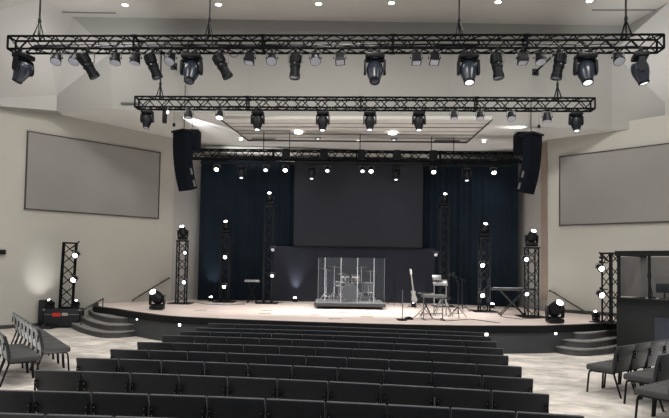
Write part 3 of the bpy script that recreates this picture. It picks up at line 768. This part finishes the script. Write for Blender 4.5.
for i, (lb, px, yb, yt, kd) in enumerate(tw):
    p, H = tower(px, yb, yt, ZS, lb)
    q = Vector((p.x, p.y, ZS+H+.025))
    near = ['far left stage tower', 'second stage tower from left', 'third stage tower from left', 'fourth stage tower from left', 'fifth stage tower from left', 'far right stage tower'][i]
    mover('moving head light standing on top of the %s' % near, q, tilt=R_(42), sc=.82 if i not in (0, 5) else .9, standing=True, lens='lampbright', blue=False)
    for j, (lx, ly, ln) in enumerate(lamps[i]):
        clampfix(p, lx, ly, 'round lamp clamped %s on the %s' % (['high', 'low'][j] if len(lamps[i]) > 1 else 'midway', near), ln, sc=.72)
# towers beside the walls
pl, Hl = None, None
# road case (left) and its tower
c0 = onz(62.5, 327.5, 0); c0.y += .1
case = thing('road_case', 'black road case with a red sticker, at the foot of left tower', 'case', c0, (0, 0, R_(8)))
v = ray(62, 308.5); CHT = EYE.z + v.z*((c0.y-.1)/v.y)
wv = 33/F*c0.y
MB().box((0, 0, CHT/2+.02), (wv, .5, CHT-.04), bevel=.02).build('body', M['case'], case)
mb = MB()
for sx in (-1, 1):
    for z in (.06, CHT-.03): mb.box((sx*wv/2, -.25, z), (.07, .05, .07), bevel=.01)
mb.box((0, -.252, CHT-.17), (wv, .012, .02)); mb.build('corner_hardware', M['greymetal'], case)
MB().box((-.15, -.256, CHT*.70), (.24, .01, .11)).build('red_sticker', M['red'], case)['label'] = 'red sticker'
MB().box((.09, -.256, CHT*.72), (.16, .01, .09)).build('pale_sticker', M['labelwhite'], case)['label'] = 'pale grey sticker'
for sx in (-1, 1): 
    MB().lathe([(.045, -.02), (.045, .02)], 10, T((sx*wv*.4, -.2, .045)) @ ry(PI/2)).build('caster', M['black'], case)
o = MB().box((0, 0, .42), (.2, .3, .84), bevel=.015).box((0, -.16, .5), (.14, .02, .55)).build('floor_speaker', M['case']); q = onz(44, 326.5, 0); q.y -= .05; o.location = q; tag(o, 'slim black upright box standing left of the road case', 'box')
o = MB().box((0, 0, .04), (1.0, .45, .07), bevel=.015).build('floor_plate', M['case']); q = onz(38, 328.2, 0); o.location = q; tag(o, 'low flat black plate lying on carpet left of road case', 'plate')
CY = c0.y
p = at(66, 309, CY+.02); p.z = CHT+.02
v = ray(69, 243); H = EYE.z + v.z*(p.y/v.y) - p.z
t = thing('truss_tower', 'black truss tower standing on the road case by left wall', 'truss tower', p, (0, R_(1.5), R_(20)))
ch, lace, ends = truss_mesh(H, .36, .027, .016)
for m in ch: bmesh.ops.transform(m.bm, matrix=ry(-PI/2), verts=m.bm.verts); m.build('chord', M['truss'], t)
for m, n in [(lace, 'lacing')] + [(e, 'end_frame') for e in ends]: bmesh.ops.transform(m.bm, matrix=ry(-PI/2), verts=m.bm.verts); m.build(n, M['truss'], t)
for lx, ly, n in ((76.5, 254.5, 'high'), (74.5, 279, 'low')): clampfix(p, lx, ly, 'round lit lamp clamped %s on the tower above the road case' % n, 'lampbright', sc=.85, off=-.22)
q = at(76, 245, CY-.1); t = thing('gooseneck_clamp', 'small angled black arm at the top of the road case tower', 'clamp', q)
MB().tube([(-.15, 0, -.1), (0, 0, .0), (.1, 0, .12)], .022, 6).build('arm', M['black'], t); MB().box((0, 0, -.03), (.1, .1, .07), bevel=.02).build('head', M['fix'], t)
for px, n in ((51, 'left'), (76, 'right')):
    q = at(px, 308.5, CY-.08); q.z = CHT+.0
    mover('small moving head light on the %s end of the road case' % n, q, tilt=R_(35), tiltY=R_(20 if n == 'left' else -20), sc=.5, standing=True, lens='lampbright', blue=False)
# right wall tower
pr, Hr = tower(611, 323, 253.5, ZS, 'black truss tower at the right beside the control booth', rotz=R_(25))
for lx, ly, n in ((600, 267.5, 'high'), (600.3, 294, 'low')): clampfix(pr, lx, ly, 'round lit lamp clamped %s on the tower beside the booth' % n, 'lampbright', sc=.85, off=-.1)
q = at(601.5, 256, pr.y-.1); t = thing('gooseneck_clamp', 'small angled black arm at the top of the booth side tower', 'clamp', q)
MB().tube([(.2, 0, -.15), (.02, 0, -.02), (-.06, 0, .1)], .022, 6).build('arm', M['black'], t); MB().box((0, 0, -.04), (.1, .1, .07), bevel=.02).build('head', M['fix'], t)
q = onz(596, 321, ZS); mover('small moving head light on stage floor at the foot of right wall handrail', q, tilt=R_(30), tiltY=R_(25), sc=.5, standing=True, lens='lampbright', blue=False)
# big movers at the stage lip
for px, py, n, ty in ((157, 311.5, 'left', 18), (554.8, 325, 'right', -8)):
    q = onz(px, py-1.5, ZS); mover('large moving head light standing at the %s end of the stage edge' % n, q, tilt=R_(52), tiltY=R_(ty), sc=1.15, standing=True, lens='lampbright', blue=False)
# floor uplights
for px, py, n in ((211, 301.2, 'left of the second stage tower'), (295, 301.9, 'left of the drum riser'), (492, 308.3, 'right of the fifth stage tower'), (413.5, 307, 'under the upright guitar')):
    q = onz(px, py, ZS); t = thing('floor_uplight', 'small lit uplight on the stage floor %s' % n, 'stage light', q)
    MB().box((0, 0, .015), (.2, .16, .03), bevel=.008).build('base', M['black'], t)
    MB().lathe([(.07, 0), (.085, .02), (.085, .11), (.075, .13)], 16, T((0, 0, .04)) @ rx(R_(20))).build('housing', M['fix'], t)
    MB().lathe([(.07, .128), (.04, .138)], 16, T((0, 0, .04)) @ rx(R_(20))).build('lens', M['lampbright'], t)
# small black box / wall things
q = onwall(1, 252, LW0, LC); o = MB().box((0, 0, 0), (.35, .1, .14), bevel=.01).build('exit_sign', M['black']); o.location = q+Vector((0, -.1, 0)); o.rotation_euler = (0, 0, R_(46)); o.name = 'wall_box'; tag(o, 'small black box fixed to the left wall at the picture edge', 'wall fixture')

# ------------------------------------------------------------------ HANDRAILS
def rail(a, b, label, wallp=None, posts=()):
    t = thing('handrail', label, 'handrail', a)
    e = b-a
    MB().tube([Vector((0, 0, -.06)), Vector((0, 0, 0)), e, e+Vector((0, 0, -.05))], .024, 8).build('rail', M['handrail'], t)
    mb = MB()
    for k, drop in posts: mb.tube([e*k, e*k+Vector(drop)], .016, 6)
    mb.build('bracket', M['handrail'], t)
a = onwall(131, 300, LW0, LC); b = onwall(168, 277.5, LW0, LC); o = Vector((.08, -.08, 0))
rail(a+o, b+o, 'dark sloping handrail fixed to the left wall behind the stage', posts=((.2, (-.1, .1, 0)), (.8, (-.1, .1, 0))))
a = at(81, 311, 16.9); b = at(103.5, 298.5, 17.4)
rail(a, b, 'short dark handrail climbing beside the left curved steps', posts=((.02, (0, 0, -a.z+.02)), (.98, (0, 0, -(b.z-ZS)+.0))))
a = onwall(551, 290, RC, RW0); b = onwall(596, 317, RC, RW0); o = Vector((-.09, -.09, 0))
rail(a+o, b+o, 'dark sloping handrail fixed to the right wall above the stage', posts=((.1, (.1, .1, 0)), (.8, (.1, .1, 0))))

# ------------------------------------------------------------------ DRUM RISER, SHIELD, KIT
rA = onz(314, 308.5, ZS); rB = onz(386, 310.5, ZS); RX = (rA.x+rB.x)/2; RW = rB.x-rA.x; RY = (rA.y+rB.y)/2 + .95; RH = .2
t = thing('drum_riser', 'low black carpeted drum riser on wheels in the middle of the stage', 'riser', (RX, RY, ZS))
MB().box((0, 0, RH-.06), (RW, 1.9, .11), bevel=.01).build('platform', M['riser'], t, smooth=False)
MB().box((0, 0, RH+.0), (RW-.06, 1.84, .012)).build('carpet_top', M['riserTop'], t, smooth=False)
for sx in (-1, 1):
    for sy in (-1, 1): MB().lathe([(.045, -.02), (.045, .02)], 10, T((sx*RW*.46, sy*.85, .045)) @ ry(PI/2)).build('caster', M['greymetal'], t)
ZR = ZS+RH+.006; yF = RY-.86
def xat(px, Y): return (px-CX)/F*Y
SH = 1.5
v = ray(350, 258); SH = EYE.z + v.z*(yF/v.y) - ZR
t = thing('drum_shield', 'clear acrylic drum shield of upright panels around the drum kit', 'drum shield', (RX, yF, ZR))
pts = [(xat(319, yF+.3)-RX, .3), (xat(325.5, yF)-RX, 0), (xat(341.5, yF)-RX, -.02), (xat(358, yF)-RX, -.02), (xat(374.5, yF)-RX, 0), (xat(385, yF+.35)-RX, .35)]
for a, b in zip(pts, pts[1:]):
    d = Vector((b[0]-a[0], b[1]-a[1], 0)); L = d.length; ang = math.atan2(d.y, d.x)
    m = T(((a[0]+b[0])/2, (a[1]+b[1])/2, SH/2+.005)) @ rz(ang)
    MB().box((m.translation), (L-.03, .006, SH), rot=m.to_3x3()).build('panel', M['acrylic'], t, smooth=False)
for k, a in enumerate(pts):
    MB().box((a[0], a[1], SH/2+.005), (.026 if 0 < k < 5 else .008, .014, SH)).build('hinge_strip', M['acredge'], t, smooth=False)
def stand_mesh(h, spread=.25, r=.011):
    mb = MB(); mb.tube([(0, 0, .12), (0, 0, h)], r, 6)
    for k in range(3):
        a = k*2*PI/3+.4; mb.tube([(0, 0, .3), (spread*math.cos(a), spread*math.sin(a), .01)], r*.8, 5); mb.tube([(0, 0, .12), (.6*spread*math.cos(a), .6*spread*math.sin(a), .13)], r*.6, 4)
    return mb
def drum(name, label, x, y, z, r, h, axis=None, legs=0):
    t = thing(name, label, 'drum', (x, y, z)); m = axis or Matrix.Identity(4)
    MB().lathe([(r, 0), (r, h)], 24, m, capA=False, capB=False).build('shell', M['drumshell'], t)
    MB().lathe([(r*.97, h-.002), (r*.97, h+.004)], 24, m).lathe([(r*.97, -.004), (r*.97, .002)], 24, m).build('drum_head', M['drumhead'], t)
    mb = MB()
    for zz in (0, h): mb.lathe([(r*1.0, zz-.015), (r*1.04, zz-.015), (r*1.04, zz+.015), (r*1.0, zz+.015)], 24, m, capA=False, capB=False)
    for k in range(8): a = k*PI/4; mb.tube([m @ Vector((r*1.03*math.cos(a), r*1.03*math.sin(a), 0)), m @ Vector((r*1.03*math.cos(a), r*1.03*math.sin(a), h))], .006, 5)
    mb.build('hoop', M['chrome'], t)
    if legs:
        mb = MB()
        for k in range(3): a = k*2*PI/3+.5; mb.tube([(r*1.05*math.cos(a), r*1.05*math.sin(a), h*.6), (r*1.08*math.cos(a), r*1.08*math.sin(a), legs)], .009, 5)
        mb.build('leg', M['chrome'], t)
    return t
bx = xat(351, RY-.3)
drum('bass_drum', 'grey bass drum standing on edge at the centre of drum kit', bx, RY-.05, ZR+.30, .285, .42, rx(PI/2))
drum('floor_tom', 'floor tom on three legs right of the bass drum', xat(369, RY), RY+.15, ZR+.3, .19, .32, None, -.295)
drum('snare_drum', 'shallow snare drum left of the bass drum', xat(340, RY), RY+.3, ZR+.5, .17, .14, None, -.49)
drum('rack_tom', 'left small rack tom above the bass drum', bx-.17, RY-.12, ZR+.66, .13, .2, rx(R_(18)))
drum('rack_tom', 'right small rack tom above the bass drum', bx+.17, RY-.12, ZR+.66, .145, .2, rx(R_(18)))
for px, h, r, n, ti in ((327, 1.05, .2, 'leftmost crash', .25), (335, 1.15, .24, 'second, tallest on the left', .12), (343, .92, .17, 'hi-hat pair', 0), (362, 1.15, .22, 'above the floor tom', -.12), (371, 1.02, .25, 'rightmost ride', .08)):
    y = RY + (.05 if n[0] != 'h' else .2)
    t = thing('cymbal_stand', 'brass cymbal on chrome tripod stand, %s' % n, 'cymbal', (xat(px, y), y+.1, ZR))
    stand_mesh(h, .26, .016).build('stand', M['chrome'], t)
    m = T((0, 0, h)) @ ry(ti)
    MB().lathe([(.012, .03), (.03, .022), (.05, .008), (r, -.012), (r, -.015), (.04, .003)], 24, m).build('cymbal', M['cymbal'], t)
    if n[0] == 'h': MB().lathe([(r, -.035), (.04, -.05), (.01, -.06)], 24, m).build('cymbal', M['cymbal'], t)
t = thing('drum_throne', 'round black drum stool behind the bass drum', 'stool', (bx+.05, RY+.6, ZR)); stand_mesh(.46, .22).build('stand', M['chrome'], t)
MB().lathe([(.15, .45), (.17, .47), (.17, .53), (.14, .55)], 20).build('seat', M['fix'], t)

# ------------------------------------------------------------------ INSTRUMENTS AND STANDS ON STAGE
def mic_stand(px, pyb, pyt, label, boom=None, round_base=True):
    p = onz(px, pyb, ZS); v = ray(px, pyt); H = EYE.z + v.z*(p.y/v.y) - ZS
    t = thing('microphone_stand', label, 'microphone stand', p)
    if round_base:
        MB().lathe([(.13, 0), (.13, .012), (.03, .03), (.015, .04)], 20).build('base', M['black'], t)
        MB().tube([(0, 0, .03), (0, 0, H)], [.013, .010], 8).build('pole', M['greymetal'], t)
    else:
        stand_mesh(H, .3, .012).build('pole', M['black'], t)
    top = Vector((0, 0, H))
    if boom:
        e = Vector(boom); MB().tube([top-e*.35, top+e], .009, 6).build('boom_arm', M['black'], t); top = top+e
    MB().lathe([(.012, -.08), (.016, 0), (.026, .02), (.028, .045), (.015, .065)], 12, T(top) @ rx(.4)).build('microphone', M['fix'], t)
mic_stand(402.3, 320.5, 289, 'straight silver microphone stand with round base at the stage front')
mic_stand(394, 305, 280, 'dark microphone stand left of the upright guitar, further back', round_base=False)
mic_stand(458, 318, 283, 'tall black tripod microphone stand right of the keyboard tables', boom=(-.15, -.05, .25), round_base=False)
mic_stand(462, 312, 279, 'black boom microphone stand furthest right of the keyboards', boom=(-.4, 0, .14), round_base=False)
mic_stand(198, 302, 268, 'slim black stand beside the left end of the curtain', round_base=False) if False else None
# pedal at mic stand
p = onz(409, 319.5, ZS); o = MB().box((0, 0, .03), (.2, .26, .05), bevel=.012).lathe([(.05, .05), (.05, .075)], 12).box((-.22, -.03, .012), (.25, .16, .02)).build('effects_pedal', M['fix']); o.location = p; tag(o, 'small black effects pedal on the stage at the front microphone stand', 'pedal')
# guitar upright on stand
p = onz(415.5, 308.5, ZS); t = thing('guitar', 'pale-necked electric guitar leaning upright on a floor stand', 'guitar', p, (R_(-8), R_(-7), 0))
body = [(-.11, 0), (-.17, .08), (-.16, .18), (-.10, .24), (-.14, .33), (-.12, .41), (-.05, .40), (0, .36), (.05, .40), (.11, .39), (.12, .31), (.10, .24), (.16, .17), (.17, .08), (.10, 0), (0, -.02)]
MB().prism([(x*.62, y+.2) for x, y in body], -.02, .02, rz(R_(25)) @ rx(PI/2)).build('body', M['guitarwood'], t)
MB().box((0, -.025, .86), (.04, .022, .6)).build('neck', M['guitarwood'], t)
MB().prism([(-.03, 0), (.03, 0), (.045, .16), (-.02, .2)], -.01, .01, T((0, -.02, 1.15)) @ rx(PI/2)).build('headstock', M['labelwhite'], t)
p2 = p+Vector((.0, .15, 0)); t = thing('guitar_stand', 'black tripod stand holding the guitar upright', 'stand', p2); stand_mesh(.8, .28, .012).build('frame', M['black'], t)
MB().tube([(-.12, -.2, .2), (-.12, 0, .2), (.12, 0, .2), (.12, -.2, .2)], .01, 6).build('cradle', M['black'], t)
# keyboards in the middle right
def keyboard(px, pyb, pyt, w, label, yaw=0, slant=0, light=False, dpt=.3, stand='x', name='keyboard'):
    p = onz(px, pyb, ZS); v = ray(px, pyt); H = EYE.z + v.z*(p.y/v.y) - ZS
    t = thing(name, label, 'keyboard', (p.x, p.y, ZS+H), (slant, 0, yaw))
    MB().box((0, 0, 0), (w, dpt, .07), bevel=.012).build('case', M['keys'] if not light else M['greymetal'], t)
    mb = MB(); n = int(w*.9/.024)
    for k in range(n): mb.box((-w*.45+.012+k*.024, -dpt*.22, .038), (.021, dpt*.45, .012))
    mb.build('keys', M['keysw'], t, smooth=False)
    t2 = thing('keyboard_stand', 'folding stand carrying the ' + label, 'stand', (p.x, p.y, ZS), (0, 0, yaw))
    h = H-.045; mb = MB(); mat_ = M['black'] if stand == 'x' else M['greymetal']
    if stand == 'x':
        for y in (-.12, .12): mb.tube([(-w*.28, y, .02), (w*.28, y, h)], .016, 6); mb.tube([(w*.28, y, .02), (-w*.28, y, h)], .016, 6)
        mb.build('cross_leg', mat_, t2)
        MB().tube([(-w*.28, -.24, .02), (-w*.28, .24, .02)], .018, 6).build('foot', mat_, t2); MB().tube([(w*.28, -.24, .02), (w*.28, .24, .02)], .018, 6).build('foot', mat_, t2)
    else:
        for sx in (-1, 1):
            MB().tube([(sx*w*.42, -.2, .02), (sx*w*.42, .2, .02)], .018, 6).build('foot', mat_, t2)
            MB().tube([(sx*w*.42, 0, .02), (sx*w*.42, 0, h)], .018, 6).build('upright', mat_, t2)
        MB().tube([(-w*.42, 0, h*.3), (w*.42, 0, h*.3)], .014, 6).build('crossbar', mat_, t2)
    return p, H
keyboard(252, 302.6, 281, .55, 'short pale keyboard beside the tall left truss tower', light=True)
keyboard(512, 315.5, 289, 1.25, 'black keyboard at the right side of the stage', yaw=R_(-6))
keyboard(433, 320, 296, .62, 'silver keyboard at the stage front right of the guitar', light=True, yaw=R_(6), stand='h')
keyboard(426, 316, 294.5, .5, 'small dark keyboard behind the silver one', stand='x', yaw=R_(-10))
p, H = keyboard(440, 314.5, 282.5, .42, 'raised keyboard nearest the tall right truss tower', slant=R_(22), light=True, stand='h', yaw=R_(-8))
q = at(438, 280, p.y-.05); t = thing('laptop', 'open pale laptop standing on the raised keyboard', 'laptop', q, (0, 0, R_(10)))
MB().box((0, 0, .0), (.28, .2, .018), bevel=.005).build('base', M['greymetal'], t); MB().box((0, .1, .08), (.28, .012, .14), rot=rx(-.25).to_3x3(), bevel=.004).build('lid', M['greymetal'], t)
# stool with splayed legs
p = onz(443, 316, ZS); t = thing('bench_stool', 'small grey keyboard stool with splayed legs among the keyboards', 'stool', p)
MB().box((0, 0, .52), (.4, .28, .06), bevel=.02).build('seat', M['fix'], t)
for sx in (-1, 1):
    for sy in (-1, 1): MB().tube([(sx*.05, sy*.05, .5), (sx*.26, sy*.15, .01)], .014, 6).build('leg', M['greymetal'], t)
# music stand left of keyboards
p = onz(423.5, 319, ZS); t = thing('music_stand', 'dark tripod music stand left of the silver keyboard', 'stand', p)
stand_mesh(.62, .3, .012).build('stand', M['black'], t); MB().box((0, 0, .64), (.42, .26, .015), rot=rx(.35).to_3x3()).build('desk', M['fix'], t)
# cables on the stage
for pts, lb in ([[(430, 318), (445, 321), (470, 319), (500, 323)], 'thin dark cable snaking from the keyboards to the right'], [[(196, 302), (205, 304), (225, 305), (245, 304)], 'thin cable on stage before the left towers'], [[(255, 303), (270, 304), (283, 302.5)], 'short cable at the foot of the tall left tower'], [[(500, 316.5), (520, 319), (545, 318)], 'short cable at the foot of the right tower']):
    o = MB().tube([onz(x, y, ZS+.008) for x, y in pts], .009, 6).build('floor_cable', M['greymetal' if False else 'black']); tag(o, lb, 'cable')

# ------------------------------------------------------------------ CONTROL BOOTH
BY = 13.9
bz = at(616.5, 298.5, BY).z; x0 = at(616.5, 300, BY).x; ht = at(617, 251, BY).z; hb = at(617, 256, BY).z
t = thing('control_booth', 'dark grey control booth with glass windows at the right edge', 'booth', (x0, BY, 0), (0, 0, R_(-50)))
Wb, Db = 4.2, 2.6
MB().box((Wb/2, .06, bz/2), (Wb, .12, bz)).box((.06, .75, bz/2), (.12, 1.4, bz)).build('low_wall', M['booth'], t, smooth=False)
MB().box((Wb/2, .02, bz+.015), (Wb+.06, .34, .03)).build('counter_cap', M['black'], t, smooth=False)
bdir = (math.cos(R_(-50)), math.sin(R_(-50)))
def onb(px, py): return onwall(px, py, (x0, BY), (x0+bdir[0], BY+bdir[1]))
def along_b(px): q = onb(px, 300); return math.hypot(q.x-x0, q.y-BY)
nx = along_b(654.5); nz = onb(655, 317).z
MB().box((nx+.9, -.008, nz/2), (1.8, .02, nz)).build('front_cloth', M['boothnavy'], t, smooth=False)
MB().box((Wb/2, .04, (ht+hb)/2), (Wb, .26, ht-hb)).box((.08, .75, (ht+hb)/2), (.16, 1.4, ht-hb)).build('header', M['stageband'], t, smooth=False)
mx = along_b(648.7)
for x in (.03, mx, mx+1.1): MB().box((x, .05, (bz+hb)/2), (.05, .05, hb-bz)).build('mullion', M['black'], t, smooth=False)
MB().box((mx/2, .05, (bz+hb)/2), (mx-.06, .008, hb-bz)).build('window_pane', M['acrylic'], t, smooth=False)
MB().box((mx+.55, .05, (bz+hb)/2), (1.04, .008, hb-bz)).build('window_pane', M['acrylic'], t, smooth=False)
MB().box((Wb/2-.25, 1.45, (bz+hb)/2+.0), (Wb+.7, .04, hb-bz)).build('rear_partition', M['boothwall'], t, smooth=False)
q = onb(646, 296.5)+Vector((.3, .25, 0)); q.z = bz+.03
t = thing('desk_microphone', 'black gooseneck device on the booth counter left of the mullion', 'microphone', q)
MB().lathe([(.07, 0), (.07, .03), (.02, .04)], 14).build('base', M['black'], t); MB().tube([(0, 0, .03), (-.04, 0, .25), (-.1, 0, .36), (-.08, 0, .5)], .014, 6).build('gooseneck', M['black'], t)
MB().box((-.08, 0, .55), (.09, .05, .1), bevel=.01).build('head', M['black'], t)
q = onb(658, 296.5)+Vector((.3, .25, 0)); q.z = bz+.03
t = thing('computer_monitor', 'small black monitor on the booth counter right of the mullion', 'monitor', q, (0, 0, R_(-40)))
MB().box((0, 0, .26), (.36, .03, .22), bevel=.008).build('display', M['black'], t); MB().tube([(0, 0, .02), (0, .02, .2)], .02, 6).build('stand', M['black'], t); MB().box((0, 0, .01), (.2, .16, .02)).build('foot', M['black'], t)
q = onb(665, 281)+Vector((.9, .75, 0)); o = MB().box((0, 0, 0), (.45, .04, .05), bevel=.008).build('wall_shelf', M['black']); o.location = q; tag(o, 'small dark shelf on the wall inside the booth', 'shelf')

# ------------------------------------------------------------------ LIGHTS
def area(loc, size, power, rot=(0, 0, 0), col=(1, .96, .9), sy=None):
    l = bpy.data.lights.new('room_and_fill_light', 'AREA'); l.energy = power; l.size = size; l.color = col
    if sy: l.shape = 'RECTANGLE'; l.size_y = sy
    o = bpy.data.objects.new('room_and_fill_light', l); COL.objects.link(o); o.location = loc; o.rotation_euler = rot; return o
def spot(loc, target, power, ang=40, blend=.5, col=(1, .97, .93), r=.05):
    l = bpy.data.lights.new('stage_beam', 'SPOT'); l.energy = power; l.spot_size = R_(ang); l.spot_blend = blend; l.color = col; l.shadow_soft_size = r
    o = bpy.data.objects.new('stage_beam', l); COL.objects.link(o); o.location = loc
    o.rotation_euler = (Vector(target)-Vector(loc)).to_track_quat('-Z', 'Y').to_euler(); return o
W = bpy.data.worlds.new('hall_air'); S.world = W; W.use_nodes = True
W.node_tree.nodes['Background'].inputs[0].default_value = (.86, .92, 1, 1); W.node_tree.nodes['Background'].inputs[1].default_value = .42
for x in (-6, 0, 6):
    for y in (2, 8, 13): area((x, y, 9.3), 1.6, 250, col=(1, .975, .94))
# stage wash from the trusses
for px in (192, 295.5, 375, 468.5, 559): 
    p = along(T1, px); p.z -= .6; spot(p, (p.x*.6+.5, 18.2, ZS), 1150, 40, .8)
for px in (258, 323, 370, 419): 
    p = along(T2, px); p.z -= .55; spot(p, (p.x*1.3, 17.8, ZS), 600, 62, .8)
# uplights on the drape
for px, py in ((211, 301.2), (295, 301.9), (492, 308.3)):
    q = onz(px, py, ZS)+Vector((0, .1, .2)); spot(q, q+Vector((0, .36, 1.3)), 110, 52, .9, (.9, .93, 1))
# wash lamps on rear truss reach the drape
for px in (217, 285.5, 371, 433.5, 493.5):
    p = along(T3, px, 5.2); spot(p+Vector((0, .1, 0)), (p.x, 21.4, 4.0), 85, 75, .9, (.85, .92, 1))
# streaks on the stage ceiling from two side lamps
qa = at(174, 119, 17.15); qa.z = ceilz(qa.x)-.22; spot(qa, onc(214, 129.5), 800, 36, .6, (1, 1, 1))
qa = at(541, 121, 17.15); qa.z = ceilz(qa.x)-.22; qa.z -= .12; spot(qa, onc(509, 127), 700, 36, .6, (1, 1, 1))
# glow on left wall
tg = onwall(41, 276, LW0, LC); spot(tg+Vector((.8, -.9, -1.2)), tg, 90, 42, 1, (1, 1, 1))
for x_ in (-3, 4.5): area((x_, 17.2, .95), 4, 85, (PI, 0, 0), (1, .98, .95))  # added fill, shines up to lighten the stage ceiling; no lamp stands here
for x_ in (-6.5, 7): area((x_, 11.6, .25), 3, 55, (PI, 0, 0), (1, .98, .95))  # added upward fill near the floor, brightens the side soffits; not a fixture
# cool fill of the sloped ceilings from truss uplight
spot((-6.2, 12.6, 6.6), at(78, 22, 16), 420, 70, 1, (1, 1, 1)); spot((6.6, 12.6, 6.6), at(655, 30, 15), 420, 70, 1, (1, 1, 1))

# ------------------------------------------------------------------ CAMERA
cam = bpy.data.cameras.new('camera'); co = bpy.data.objects.new('camera', cam); COL.objects.link(co); S.camera = co
cam.sensor_fit = 'HORIZONTAL'; cam.sensor_width = 36; cam.lens = F/669*36; cam.shift_y = (PPY-209)/669; cam.shift_x = 0
cam.clip_end = 200
mt = Matrix((( _r.x, _u.x, -_f.x, EYE.x), (_r.y, _u.y, -_f.y, EYE.y), (_r.z, _u.z, -_f.z, EYE.z), (0, 0, 0, 1)))
co.matrix_world = mt
S.view_settings.view_transform = 'Standard'; S.view_settings.look = 'None'; S.view_settings.exposure = 0; S.view_settings.gamma = .95
